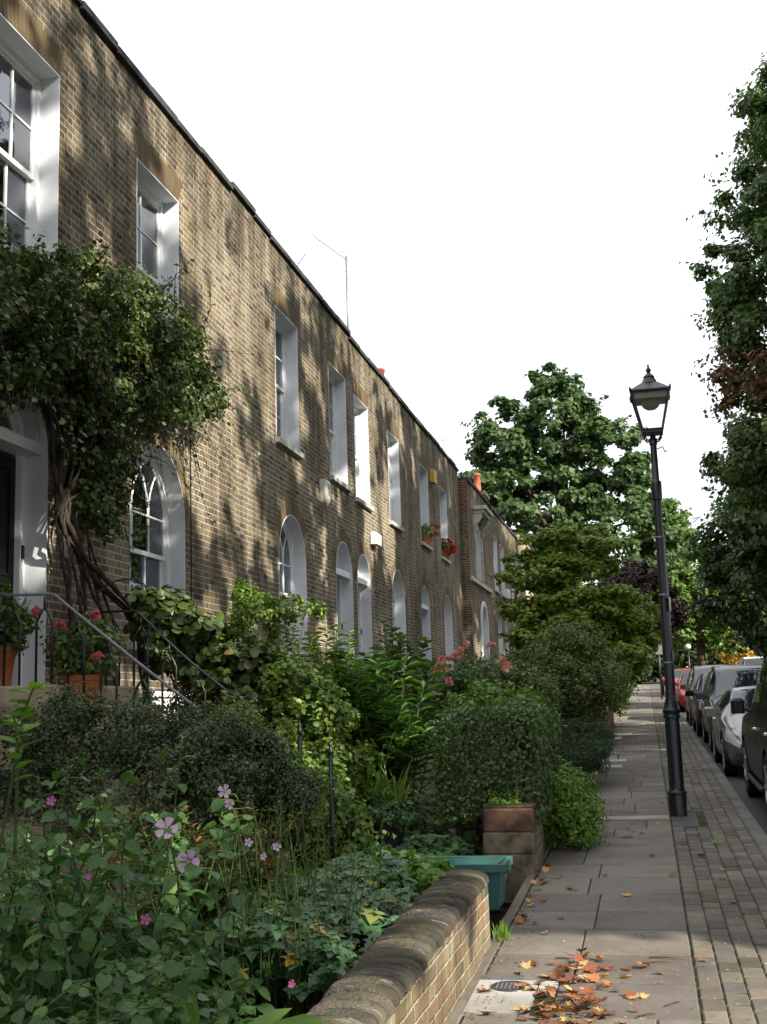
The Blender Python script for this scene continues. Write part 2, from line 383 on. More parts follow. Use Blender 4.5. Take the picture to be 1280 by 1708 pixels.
def clump_pts(ells, m, rc, per, up=.5, squash=1.0, lo=None):
    """ells: list of (cx,cy,cz,rx,ry,rz[,weight]); m clumps each of radius ~rc carrying `per` leaves, near the ellipsoid shells."""
    w = np.array([(e[6] if len(e) > 6 else (e[3]*e[4]*e[5])**(2/3)) for e in ells]); w = w/w.sum()
    idx = R.choice(len(ells), m, p=w)
    E = np.array([e[:6] for e in ells])[idx]
    d = unit(m); rr = R.uniform(.45, 1.0, (m,1))**.6
    c = E[:,:3] + d*rr*E[:,3:6]
    rcl = rc*R.uniform(.55, 1.35, m)
    dd = unit(m*per); rad = R.uniform(0, 1, (m*per,1))**.45
    cc = np.repeat(c, per, 0); rl = np.repeat(rcl, per)[:,None]
    sq = np.array([1,1,squash])
    pos = cc + dd*rad*rl*sq
    nr = .55*dd + .35*np.repeat(d, per, 0) + np.array([0,0,up]) + R.normal(size=(m*per,3))*.35
    # stray sprigs poking out of the crown so the outline is never a clean shell
    ns = max(4, m//4); si_ = R.choice(m, ns); q = 9
    ds = norm(d[si_] + R.normal(size=(ns,3))*.45 + np.array([0,0,.35])); ln = (rcl[si_]*R.uniform(.9, 2.1, ns))[:,None,None]
    tt = np.linspace(.35, 1, q)[None,:,None]
    sp = (c[si_] + ds*rcl[si_][:,None]*.35)[:,None,:] + ds[:,None,:]*ln*tt + R.normal(size=(ns,q,3))*.05*ln + np.array([0,0,-.12])*ln*tt**2
    pos = np.concatenate([pos, sp.reshape(-1,3)]); nr = np.concatenate([nr, np.repeat(ds,q,0)*.3 + np.array([0,0,.6]) + R.normal(size=(ns*q,3))*.5])
    if lo is not None:
        k = pos[:,2] > lo; pos = pos[k]; nr = nr[k]
    return pos, nr, c
def tree(name, label, cat, base, trunk, crown, m, rc, per, leaf, tmpl, mat, squash=.8, extra=None, limbs=14, group=None, tr=.25, lean=(0,0)):
    t = thing(name, label, cat, base, group=group)
    pos, nr, c = clump_pts(crown, m, rc, per, squash=squash)
    leaves('foliage', pos, nr, leaf*R.uniform(.7,1.3,len(pos)), tmpl, mat, t, off=base)
    if extra:
        for ex in extra:
            p2, n2, _ = clump_pts(ex[0], ex[1], ex[2], ex[3], squash=squash)
            o = leaves('foliage', p2, n2, leaf*R.uniform(.7,1.3,len(p2)), tmpl, ex[4], t, off=base)
            if len(ex) > 5: o['label'] = ex[5]
    mb = MB(); b = Vector(base); top = b + Vector((lean[0], lean[1], trunk))
    midp = [b.lerp(top, k/4) + Vector((random.uniform(-.06,.06), random.uniform(-.06,.06), 0))*(k>0) for k in range(5)]
    mb.tube(midp, [tr*1.35, tr*1.02, tr*.92, tr*.85, tr*.72], 10)
    sel = R.choice(len(c), min(limbs, len(c)), replace=False)
    for k in sel:
        e = Vector(c[k]); s = b.lerp(top, random.uniform(.7, 1.0))
        mid = s.lerp(e, .5) + Vector((random.uniform(-.3,.3), random.uniform(-.3,.3), random.uniform(.1,.5)))
        mb.tube([s, s.lerp(mid,.5)+Vector((0,0,.1)), mid, e], [tr*.5, tr*.38, tr*.26, tr*.06], 6)
    mb.build('trunk', M['bark'], t, True, base)
    return t
def bush(name, label, cat, base, ells, m, rc, per, leaf, tmpl, mat, squash=.9, group=None, stems=8, stemmat=None, up=.5, srad=.012, lo=None):
    t = thing(name, label, cat, base, group=group)
    pos, nr, c = clump_pts(ells, m, rc, per, up, squash, lo)
    leaves('foliage', pos, nr, leaf*R.uniform(.65,1.3,len(pos)), tmpl, mat, t, off=base)
    if stems:
        mb = MB(); b = Vector(base)
        for k in R.choice(len(c), min(stems, len(c)), replace=False):
            e = Vector(c[k]); s = b + Vector((random.uniform(-.12,.12), random.uniform(-.12,.12), -.05)); 
            mid = s.lerp(e, .55) + Vector((random.uniform(-.1,.1), random.uniform(-.1,.1), .08))
            mb.tube([s, mid, e], [srad, srad*.75, srad*.3], 5)
        mb.build('stem', stemmat or M['redstem'], t, True, base)
    return t
def flower(parent, c, r, npet, mat, off, facing=None, eye=True, cup=.25, petal_w=.75):
    """one open flower: petals round an eye, a single mesh with the eye as its child"""
    f = Vector(facing) if facing is not None else Vector((random.uniform(.1,.6), -1, random.uniform(0,.5)))
    q = f.to_track_quat('Z', 'Y'); mb = MB(); c = Vector(c)
    for k in range(npet):
        th = 2*math.pi*k/npet + random.uniform(-.1,.1); rr = r*random.uniform(.88,1.1)
        d = Vector((math.cos(th), math.sin(th), 0)); sd = Vector((-d.y, d.x, 0)); w = rr*petal_w*math.tan(math.pi/npet)*1.6
        pts = [d*rr*.1, d*rr*.45+sd*w*.32+Vector((0,0,cup*rr*.3)), d*rr*.9+sd*w*.42+Vector((0,0,cup*rr)), d*rr*1.0+Vector((0,0,cup*rr*.75)),
               d*rr*.9-sd*w*.42+Vector((0,0,cup*rr)), d*rr*.45-sd*w*.32+Vector((0,0,cup*rr*.3))]
        mb.add([c + q @ p for p in pts], [(0,1,2,3),(0,3,4,5)])
    o = mb.build('flower', mat, parent, False, off)
    if eye:
        MB().ball(c + q @ Vector((0,0,r*.08)), r*.17, 5).build('flower_eye', P['eye'], o, True, off)
    return o
def bloom(parent, c, r, n, mat, off):
    """a ruffled many-petalled bloom"""
    d = unit(n); d[:,1] = -np.abs(d[:,1]); d[:,2] = np.abs(d[:,2])*.9 + .05
    pos = np.array(c) + d*r*R.uniform(.25,.8,(n,1))
    return leaves('flower', pos, d + R.normal(size=(n,3))*.5, r*.95, T_RD, mat, parent, off=off)
EXPO = 1.05
# ------------------------------------------------------------------ camera
F = 1985.0
def _d(px, py): return Vector((px-640, 854-py, -F)).normalized()
cy_ = _d(1082, 1166); cz_ = _d(273, -11255); cz_ = (cz_ - cy_*cz_.dot(cy_)).normalized(); cx_ = cy_.cross(cz_)
rot = Matrix((cx_, cy_, cz_))            # rows are the world axes seen by the camera
cam = bpy.data.cameras.new('camera'); co = bpy.data.objects.new('camera', cam); COL.objects.link(co)
co.matrix_world = Matrix.Translation((0,0,1.6)) @ rot.to_4x4()
cam.sensor_fit = 'VERTICAL'; cam.sensor_height = 36.0; cam.lens = F/1708*36.0
cam.clip_start = .05; cam.clip_end = 2000
scene.camera = co

# ------------------------------------------------------------------ daylight
SUN = Vector((.74, -.40, .54)).normalized()
el = math.asin(SUN.z); az = math.atan2(SUN.x, SUN.y)
w = bpy.data.worlds.new('World'); scene.world = w; w.use_nodes = True
nt = w.node_tree; nt.nodes.clear()
sky = nt.nodes.new('ShaderNodeTexSky'); sky.sky_type = 'NISHITA'; sky.sun_disc = False
sky.sun_elevation = el; sky.sun_rotation = az; sky.dust_density = 2.0
tc = nt.nodes.new('ShaderNodeTexCoord')
ns = nt.nodes.new('ShaderNodeTexNoise'); ns.inputs['Scale'].default_value = 2.2; ns.inputs['Detail'].default_value = 5
nt.links.new(tc.outputs['Generated'], ns.inputs['Vector'])
mr = nt.nodes.new('ShaderNodeMapRange'); mr.inputs['From Min'].default_value = .30; mr.inputs['From Max'].default_value = .55
mr.inputs['To Min'].default_value = .8; mr.inputs['To Max'].default_value = 1.0
nt.links.new(ns.outputs['Fac'], mr.inputs['Value'])
mx = nt.nodes.new('ShaderNodeMix'); mx.data_type = 'RGBA'
nt.links.new(mr.outputs[0], mx.inputs[0]); nt.links.new(sky.outputs[0], mx.inputs[6]); mx.inputs[7].default_value = (6.3, 6.5, 6.8, 1)   # thin bright cloud
bg = nt.nodes.new('ShaderNodeBackground'); bg.inputs['Strength'].default_value = .12
nt.links.new(mx.outputs[2], bg.inputs['Color'])
wo = nt.nodes.new('ShaderNodeOutputWorld'); nt.links.new(bg.outputs[0], wo.inputs['Surface'])
sl = bpy.data.lights.new('sun', 'SUN'); sl.energy = 5.0; sl.angle = math.radians(.53); sl.color = (1.0, .93, .80)
so = bpy.data.objects.new('sun', sl); COL.objects.link(so)
so.rotation_euler = SUN.to_track_quat('Z', 'Y').to_euler(); so.location = (20, -10, 30)
scene.view_settings.view_transform = 'Standard'; scene.view_settings.look = 'None'
scene.view_settings.exposure = EXPO; scene.view_settings.gamma = 1.0
scene.cycles.max_bounces = 6; scene.cycles.transparent_max_bounces = 8
scene.cycles.diffuse_bounces = 3; scene.cycles.glossy_bounces = 3; scene.cycles.transmission_bounces = 4

# ------------------------------------------------------------------ the terrace
FX = -5.2
def arch_outline(yc, z0, z1, w, n=14):
    r = w/2; zs = z1-r
    pts = [(yc+r, z0), (yc+r, zs)]
    pts += [(yc+r*math.cos(math.pi*k/n), zs+r*math.sin(math.pi*k/n)) for k in range(1, n)]
    pts += [(yc-r, zs), (yc-r, z0)]
    return pts
def rect_outline(yc, z0, z1, w):
    r = w/2; return [(yc+r, z0), (yc+r, z1), (yc-r, z1), (yc-r, z0)]
def slab_with_holes(name, outline, holes, x_front, thick, mat, parent, off):
    """brick front with real openings: filled 2-D curve with holes, given its thickness"""
    cu = bpy.data.curves.new('tmp', 'CURVE'); cu.dimensions = '2D'; cu.fill_mode = 'BOTH'; cu.extrude = thick/2
    for pts in [outline] + holes:
        sp = cu.splines.new('POLY'); sp.points.add(len(pts)-1); sp.use_cyclic_u = True
        for q, (a, b) in zip(sp.points, pts): q.co = (a, b, 0, 1)
    ob = bpy.data.objects.new('tmp', cu); COL.objects.link(ob)
    dg = bpy.context.evaluated_depsgraph_get()
    me = bpy.data.meshes.new_from_object(ob.evaluated_get(dg)); me.name = name
    bpy.data.objects.remove(ob); bpy.data.curves.remove(cu)
    for v in me.vertices:
        a, b, c = v.co; v.co = (x_front - thick/2 + c - off[0], a - off[1], b - off[2])
    me.materials.clear(); me.materials.append(mat)
    return link(bpy.data.objects.new(name, me), parent)
def strip_lining(outline, x0, x1, th, closed=False):
    """lining of an opening: the outline, thickened inwards by th, from depth x0 to x1"""
    mb = MB(); n = len(outline); ins = []
    for i, (y, z) in enumerate(outline):
        a = outline[max(i-1,0)]; b = outline[min(i+1,n-1)]
        if 0 < i < n-1:
            d1 = Vector((y-a[0], z-a[1])).normalized(); d2 = Vector((b[0]-y, b[1]-z)).normalized()
            n1 = Vector((-d1.y, d1.x)); n2 = Vector((-d2.y, d2.x)); m = (n1+n2); m = m/max(m.length_squared/2, .3)
        else:
            d = Vector((b[0]-a[0], b[1]-a[1])).normalized(); m = Vector((-d.y, d.x))
        ins.append((y+m.x*th, z+m.y*th))
    for i in range(n-1):
        o0,o1,i0,i1 = outline[i],outline[i+1],ins[i],ins[i+1]
        mb.add([(x0,*o0),(x0,*o1),(x0,*i1),(x0,*i0),(x1,*o0),(x1,*o1),(x1,*i1),(x1,*i0)],
               [(0,1,2,3),(7,6,5,4),(3,2,6,7),(0,4,5,1)] + ([(0,3,7,4)] if i==0 else []) + ([(1,5,6,2)] if i==n-2 else []))
    return mb
def zbar(mb, x, y0, y1, z0, z1, d=.03): mb.box((x-d, y0, z0), (x, y1, z1))

def sash_window(house, off, fx, yc, z0, z1, w, arch=False, cols=2, rows=2, sill=True, curtain='net', lintel=True, voussoir=True, sillmat='sill', simple_far=False):
    ol = arch_outline(yc, z0, z1, w) if arch else rect_outline(yc, z0, z1, w)
    xr = fx - .20
    ins = .012
    # frame = box frame seen at the back of the reveal
    fw = .065; yi0, yi1 = yc-w/2+ins, yc+w/2-ins; zt = z1-ins
    inner = arch_outline(yc, z0, z1-ins, w-2*ins) if arch else rect_outline(yc, z0, z1-ins, w-2*ins)
    fr = strip_lining(inner, xr+.012, xr-.09, fw).build('window', M['white'], house, False, off)
    rv = strip_lining(ol, fx+.004, xr-.10, ins); rv.build('reveal', M['reveal'], fr, False, off)
    y0, y1 = yi0+fw, yi1-fw
    zm = z0 + (z1-z0)*(.50 if not arch else .46)
    if arch: zm = z0 + (z1-z0)*.47
    zb = z0+.05
    # lower sash (set back)
    mb = MB(); x = xr-.055; st=.045; b=.020
    mb.box((x-.035,y0,zb),(x,y0+st,zm)); mb.box((x-.035,y1-st,zb),(x,y1,zm))
    mb.box((x-.0355,y0+st,zb),(x-.0005,y1-st,zb+.075)); mb.box((x-.0355,y0+st,zm-.04),(x-.0005,y1-st,zm))
    for k in range(1, cols):
        yy = y0 + (y1-y0)*k/cols; mb.box((x-.030,yy-b/2,zb+.075),(x-.004,yy+b/2,zm-.04))
    for k in range(1, rows):
        zz = zb+.075 + (zm-.04-zb-.075)*k/rows; mb.box((x-.029,y0+st,zz-b/2),(x-.006,y1-st,zz+b/2))
    mb.build('sash', M['white'], fr, False, off)
    mb = MB(); mb.add([(x-.018,y0+st,zb+.05),(x-.018,y1-st,zb+.05),(x-.018,y1-st,zm-.02),(x-.018,y0+st,zm-.02)], [(0,1,2,3)])
    mb.build('pane', M['glass'], fr, False, off)
    # upper sash
    mb = MB(); x = xr-.012
    if not arch:
        ztop = zt-fw
        mb.box((x-.035,y0,zm-.04),(x,y0+st,ztop)); mb.box((x-.035,y1-st,zm-.04),(x,y1,ztop))
        mb.box((x-.0355,y0+st,ztop-.05),(x-.0005,y1-st,ztop)); mb.box((x-.0355,y0+st,zm-.045),(x-.0005,y1-st,zm+.005))
        for k in range(1, cols):
            yy = y0 + (y1-y0)*k/cols; mb.box((x-.030,yy-b/2,zm+.005),(x-.004,yy+b/2,ztop-.05))
        for k in range(1, rows):
            zz = zm + (ztop-.05-zm)*k/rows; mb.box((x-.029,y0+st,zz-b/2),(x-.006,y1-st,zz+b/2))
        mb.build('sash', M['white'], fr, False, off)
        MB().add([(x-.018,y0+st/2,zm),(x-.018,y1-st/2,zm),(x-.018,y1-st/2,ztop-.03),(x-.018,y0+st/2,ztop-.03)], [(0,1,2,3)]).build('pane', M['glass'], fr, False, off)
    else:
        rr = w/2-ins-fw; zs = z1-w/2
        o2 = arch_outline(yc, zm-.04, zs+rr, 2*rr)
        mb = strip_lining(o2, x, x-.035, st)
        mb.box((x-.0355,y0+st,zm-.045),(x-.0005,y1-st,zm+.005))
        ri = rr-st
        ms = [y0 + (y1-y0)*k/cols for k in range(1, cols)]
        for yy in ms: mb.box((x-.030,yy-b/2,zm+.005),(x-.004,yy+b/2,zs))
        mb.box((x-.029,y0+st,zs-b/2),(x-.006,y1-st,zs+b/2))
        for yy in ms:                       # intersecting gothic bars in the head
            for sgn in (-1, 1):
                pts = []
                for k in range(0, 13):
                    th = math.radians(90*k/12*1.0)
                    py = yy + sgn*(rr - rr*math.cos(th)); pz = zs + rr*math.sin(th)
                    if (py-yc)**2 + (pz-zs)**2 > ri*ri*1.04: break
                    pts.append((x-.017, py, pz))
                if len(pts) > 1: mb.tube(pts, .012, 4)
        mb.build('sash', M['white'], fr, False, off)
        pg = [(x-.018, a, c) for a, c in arch_outline(yc, zm, zs+rr-st*.5, 2*rr-st)]
        MB().add(pg, [tuple(range(len(pg)))]).build('pane', M['glass'], fr, False, off)
    if curtain == 'net':
        mb = MB(); n = 26; xc = xr-.18
        for (a, c2) in ((y0, y0+(y1-y0)*.27), (y1-(y1-y0)*.27, y1)):
            pts = [(xc+.02*math.sin(k*1.9+yc), a+(c2-a)*k/n) for k in range(n+1)]
            for k in range(n):
                (xa,ya),(xb,yb) = pts[k],pts[k+1]
                mb.add([(xa,ya,z0+.05),(xb,yb,z0+.05),(xb,yb,z1-.1),(xa,ya,z1-.1)], [(0,1,2,3)])
        mb.build('curtain', M['curtain'], fr, False, off)
    elif curtain == 'blind':
        mb = MB(); xc = xr-.16
        mb.box((xc-.004,y0,z0+(z1-z0)*.08),(xc,y1,z1-.1)); mb.build('blind', M['curtain'], fr, False, off)
    elif curtain == 'shutter':
        mb = MB(); xc = xr-.14
        mb.box((xc-.02,y0,z0+.06),(xc,y0+.16,z1-.12)); mb.box((xc-.02,y1-.16,z0+.06),(xc,y1,z1-.12)); mb.build('shutter', M['white'], fr, False, off)
    if sill:
        mb = MB(); mb.cbox((fx-.21, yc-w/2-.06, z0-.085), (fx+.07, yc+w/2+.06, z0-.002), .008)
        mb.build('sill', M[sillmat], fr, False, off)
    if lintel and not arch: flat_arch(fr, off, fx, yc, z1, w)
    if voussoir and arch: ring_arch(fr, off, fx, yc, z1, w)
    return fr
def flat_arch(par, off, fx, yc, z1, w, h=.30):
    mb = MB(); n = int(w/.075)+3; sp = .14
    for k in range(n):
        a0, a1 = k/n, (k+1)/n; g = .004
        b0 = yc-w/2+w*a0+g; b1 = yc-w/2+w*a1-g; t0 = yc-w/2-sp+(w+2*sp)*a0+g; t1 = yc-w/2-sp+(w+2*sp)*a1-g
        mb.add([(fx-.03,b0,z1+.006),(fx-.03,b1,z1+.006),(fx-.03,t1,z1+h),(fx-.03,t0,z1+h),(fx+.004,b0,z1+.006),(fx+.004,b1,z1+.006),(fx+.004,t1,z1+h),(fx+.004,t0,z1+h)],
               [(4,5,6,7),(0,4,7,3),(1,2,6,5),(3,7,6,2),(0,1,5,4)])
    return mb.build('lintel', M['lintel'], par, False, off)
def ring_arch(par, off, fx, yc, z1, w, d=.225):
    mb = MB(); r = w/2; zs = z1-r; n = int(math.pi*(r+d/2)/.072)
    for k in range(n):
        t0 = math.pi*k/n+.006; t1 = math.pi*(k+1)/n-.006
        q = [(yc+a*math.cos(t), zs+a*math.sin(t)) for a, t in ((r+.004,t0),(r+.004,t1),(r+d,t1),(r+d,t0))]
        mb.add([(fx-.03,*p) for p in q]+[(fx+.004,*p) for p in q], [(7,6,5,4),(0,4,5,1),(1,5,6,2),(2,6,7,3),(3,7,4,0)])
    return mb.build('brick_arch', M['voussoir'], par, False, off)

def arched_door(house, off, fx, yc, z0, z1, zt, w, mat, far=False):
    """arched doorway: white lining, transom, fanlight, panelled door"""
    ol = arch_outline(yc, z0, z1, w); xr = fx-.22; ins = .014
    fr = strip_lining(arch_outline(yc, z0, z1-ins, w-2*ins), xr+.012, xr-.09, .085).build('door_frame', M['white'], house, False, off)
    strip_lining(ol, fx+.004, xr-.10, ins).build('reveal', M['reveal'], fr, False, off)
    y0, y1 = yc-w/2+ins+.085, yc+w/2-ins-.085
    mb = MB()
    mb.cbox((xr-.09, yc-w/2+ins+.002, zt-.06), (fx-.035, yc+w/2-ins-.002, zt+.05), .012)
    mb.box((xr-.08, yc-w/2+ins+.001, zt+.05), (fx-.09, yc+w/2-ins-.001, zt+.075))
    mb.build('transom', M['white'], fr, False, off)
    rr = (y1-y0)/2; zs = z1-w/2
    o2 = arch_outline(yc, zt+.05, zs+rr, 2*rr)
    mb = strip_lining(o2, xr-.02, xr-.05, .035)
    for a in (45, 90, 135):
        th = math.radians(a); mb.tube([(xr-.035, yc+.05*math.cos(th), zt+.08), (xr-.035, yc+(rr-.03)*math.cos(th), zs+(rr-.03)*math.sin(th))], .010, 4)
    mb.build('fanlight', M['white'], fr, False, off)
    pg = [(xr-.04, a, c) for a, c in arch_outline(yc, zt+.05, zs+rr-.015, 2*rr-.03)]
    MB().add(pg, [tuple(range(len(pg)))]).build('pane', M['glass'], fr, False, off)
    d = MB(); xd = xr-.045
    d.box((xd-.045, y0+.002, z0+.01), (xd, y1-.002, zt-.062))
    dm = d.build('door', mat, house, False, off)
    mb = MB(); pw = (y1-y0)/2
    H = zt-.06-z0
    for k in range(2):
        a = y0+.09+k*(pw-.02); b = a+pw-.16
        for (q0, q1) in ((.08,.40),(.47,.94)):
            zz0, zz1 = z0+H*q0, z0+H*q1
            m = strip_lining([(b,zz0),(b,zz1),(a,zz1),(a,zz0),(b,zz0)], xd+.014, xd, .022)
            mb.add(m.v, m.f)
    mb.build('panel_moulding', mat, dm, False, off)
    if not far:
        hb = MB(); hb.ball((xd+.05, y0+.12, z0+H*.47), .035, 8); hb.build('door_knob', M['brass'], dm, True, off)
        kb = MB(); kb.box((xd, yc-.14, z0+H*.435), (xd+.012, yc+.14, z0+H*.465)); kb.build('letter_plate', M['brass'], dm, False, off)
        bb = MB(); bb.cbox((xr+.012, yc+w/2-ins-.07, z0+1.15), (xr+.03, yc+w/2-ins-.03, z0+1.27), .006); bb.build('door_bell', M['black_plastic'], fr, False, off)
    return fr

def house(name, label, y0, y1, ztop, fx=FX, brick='brick', holes=(), basement=True, depth=6.5, zbase_drop=.6, coping_h=.085):
    off = (fx, (y0+y1)/2, gz((y0+y1)/2))
    h = thing(name, label, 'house', off)
    zb = gz(y0)-zbase_drop
    def zt_(y): return ztop + .018*math.sin(y*.83+1) + .012*math.sin(y*2.1) + .055*math.exp(-((y-15.1)/.9)**2)*(1 if fx==FX else 0)
    K_=24; tp_=[(y1-(y1-y0)*k/K_, zt_(y1-(y1-y0)*k/K_)) for k in range(K_+1)]
    slab_with_holes('wall', [(y0,zb),(y1,zb)]+tp_, list(holes), fx, .30, M[brick], h, off)
    mb = MB()                                      # party walls, back wall, roof: a closed box behind the front
    mb.box((fx-depth, y0, zb), (fx-.302, y0+.10, ztop-.35)); mb.box((fx-depth, y1-.10, zb), (fx-.302, y1, ztop-.35))
    mb.box((fx-depth-.2, y0, zb), (fx-depth-.001, y1, ztop-.35))
    mb.box((fx-depth, y0+.101, 4.95), (fx-.302, y1-.101, 5.15))
    mb.build('party_wall', M['plaster'], h, False, off)
    mb = MB(); mb.box((fx-depth-.2, y0, ztop-.349), (fx-.302, y1, ztop-.2)); mb.build('roof', M['lead'], h, False, off)
    mb = MB(); y = y0
    while y < y1-.02:
        ln = min(random.uniform(.75,1.1), y1-y)
        if y1-y-ln < .3: ln = y1-y
        dz = random.uniform(-.012,.012); dx = random.uniform(-.008,.012)
        zc_=zt_(y+ln/2); mb.cbox((fx-.34, y+.004, zc_-.006), (fx+.05+dx, y+ln-.004, zc_+coping_h+dz), .012); y += ln
    mb.build('coping', M['coping'], h, False, off)
    if basement:
        zt = basement if basement is not True else 1.78
        mb = MB(); mb.box((fx+.001, y0+.01, zb), (fx+.022, y1-.01, zt)); mb.build('basement_render', M['render'], h, False, off)
        mb = MB(); mb.cbox((fx+.001, y0+.01, zt+.001), (fx+.05, y1-.01, zt+.06), .01); mb.build('plinth_band', M['render'], h, False, off)
    return h, off

ZS, ZH, ZA, ZG, ZT, ZD = 5.66, 7.72, 4.57, 2.35, 4.01, 1.86
# house A: doorway and window bay beside the viewer, under the climber
def ho(yc, z0, z1, w, arch): return arch_outline(yc, z0, z1, w) if arch else rect_outline(yc, z0, z1, w)
hA, oA = house('terraced_house', 'nearest brown brick terraced house half hidden by a dense dark climber', 6.0, 14.75, 8.70,
    holes=[ho(9.15,ZS,7.74,1.38,0), ho(12.25,ZS+.02,ZH+.02,1.22,0), ho(12.27,ZG,ZA+.02,1.54,1), ho(9.02,ZD,ZA+.06,1.42,1)])
sash_window(hA, oA, FX, 9.15, ZS, 7.74, 1.38, cols=3, curtain=None)
sash_window(hA, oA, FX, 12.25, ZS+.02, ZH+.02, 1.22, cols=2, curtain='net')
sash_window(hA, oA, FX, 12.27, ZG, ZA+.02, 1.54, True, cols=3, curtain=None)
arched_door(hA, oA, FX, 9.02, ZD, ZA+.06, ZT, 1.42, M['door_black'])
ring_arch(hA, oA, FX, 9.02, ZA+.06, 1.42)
mb=MB(); mb.tube([(FX+.012,13.22,5.9),(FX+.012,13.20,4.6),(FX+.014,13.21,3.2),(FX+.012,13.2,1.9)],.007,5); mb.build('cable',M['black_plastic'],hA,True,oA)
# house B
hB, oB = house('terraced_house', 'sunlit brown brick terraced house with a cream shield alarm box and rooftop aerial', 14.75, 21.42, 8.69,
    holes=[ho(17.32,ZS-.02,ZH,1.22,0), ho(20.48,ZS-.02,ZH,1.26,0), ho(17.46,ZG,ZA,1.46,1), ho(20.68,ZD,ZA,1.20,1)])
sash_window(hB, oB, FX, 17.32, ZS-.02, ZH, 1.22, curtain='net')
sash_window(hB, oB, FX, 20.48, ZS-.02, ZH, 1.26, curtain='blind')
sash_window(hB, oB, FX, 17.46, ZG, ZA, 1.46, True, cols=3, curtain='shutter')
arched_door(hB, oB, FX, 20.68, ZD, ZA, ZT, 1.20, M['door_black'])
ring_arch(hB, oB, FX, 20.68, ZA, 1.20)
# house C
hC, oC = house('terraced_house', 'brown brick terraced house with a white box alarm above its arched doorway', 21.42, 27.2, 8.59, zbase_drop=.7,
    holes=[ho(22.34,ZS-.10,ZH-.12,1.22,0), ho(25.42,ZS-.10,ZH-.14,1.22,0), ho(22.22,ZD,ZA-.04,1.12,1), ho(25.50,ZG,ZA,1.42,1)])
sash_window(hC, oC, FX, 22.34, ZS-.10, ZH-.12, 1.22, curtain='blind')
sash_window(hC, oC, FX, 25.42, ZS-.10, ZH-.14, 1.22, curtain='blind')
arched_door(hC, oC, FX, 22.22, ZD, ZA-.04, ZT, 1.12, M['door_black'])
ring_arch(hC, oC, FX, 22.22, ZA-.04, 1.12)
sash_window(hC, oC, FX, 25.50, ZG, ZA, 1.42, True, cols=3, curtain='blind')
# house D
hD, oD = house('terraced_house', 'brown brick terraced house with potted red and green plants on its upper sills', 27.2, 34.97, 8.57, zbase_drop=.8,
    holes=[ho(29.12,ZS-.08,ZH-.15,1.18,0), ho(32.05,ZS-.10,ZH-.22,1.20,0), ho(28.78,ZD,ZA-.06,1.14,1), ho(32.2,ZG,ZA,1.32,1)])
sash_window(hD, oD, FX, 29.12, ZS-.08, ZH-.15, 1.18, curtain='blind', sillmat='sill')
sash_window(hD, oD, FX, 32.05, ZS-.10, ZH-.22, 1.20, curtain='blind', sillmat='sill')
arched_door(hD, oD, FX, 28.78, ZD, ZA-.06, ZT, 1.14, M['door_grey'], True)
ring_arch(hD, oD, FX, 28.78, ZA-.06, 1.14)
sash_window(hD, oD, FX, 32.2, ZG, ZA, 1.32, True, curtain='blind')
# house E and on: the range that steps forward
GX = -4.94
hE, oE = house('terraced_house', 'brick house stepping forward with a grey bracketed hood over its upper window', 34.97, 40.2, 8.30, GX, 'brick_dull', zbase_drop=.9, basement=2.2,
    holes=[ho(37.0,5.45,7.15,1.25,0), ho(37.6,2.6,4.68,1.30,1)])
sash_window(hE, oE, GX, 37.0, 5.45, 7.15, 1.25, curtain='blind', sill=False, lintel=False)
sash_window(hE, oE, GX, 37.6, 2.6, 4.68, 1.30, True, curtain='blind', sillmat='sill', voussoir=False)
mb = MB()
mb.cbox((GX-.003+.005, 36.1, 7.55), (GX+.42, 37.95, 7.66), .02); mb.cbox((GX+.002, 36.16, 7.44), (GX+.33, 37.89, 7.549), .02)
hood = mb.build('window_hood', M['sill'], hE, False, oE)
for yb in (36.18, 37.68):
    prof = [(GX+.002,6.85),(GX+.09,6.88),(GX+.12,7.0),(GX+.09,7.1),(GX+.16,7.18),(GX+.25,7.3),(GX+.27,7.43),(GX+.002,7.43)]
    MB().prism_y(prof, yb, yb+.18).build('console_bracket', M['sill'], hood, False, oE)
mb = MB(); 
for yb in (36.2, 37.66): mb.box((GX+.002, yb, 5.46), (GX+.045, yb+.16, 6.849))
mb.build('window_surround', M['sill'], hE, False, oE)
o1 = arch_outline(37.6, 2.6, 4.68+.14, 1.30+.28)
strip_lining(o1, GX+.05, GX+.002, .138).build('arch_surround', M['render'], hE, False, oE)
MB().cbox((GX+.002, 34.9, 5.22), (GX+.10, 39.5, 5.36), .02).build('string_course', M['sill'], hE, False, oE)
mb = MB(); mb.box((GX-.30, 34.955, 1.0), (GX+.004, 34.969, 8.29)); mb.build('brick_return', M['brick_dull'], hE, False, oE)
mb = MB(); mb.box((GX-.30, 34.945, 7.3), (GX+.006, 34.9545, 8.29)); mb.build('red_quoins', M['brick_red'], hE, False, oE)

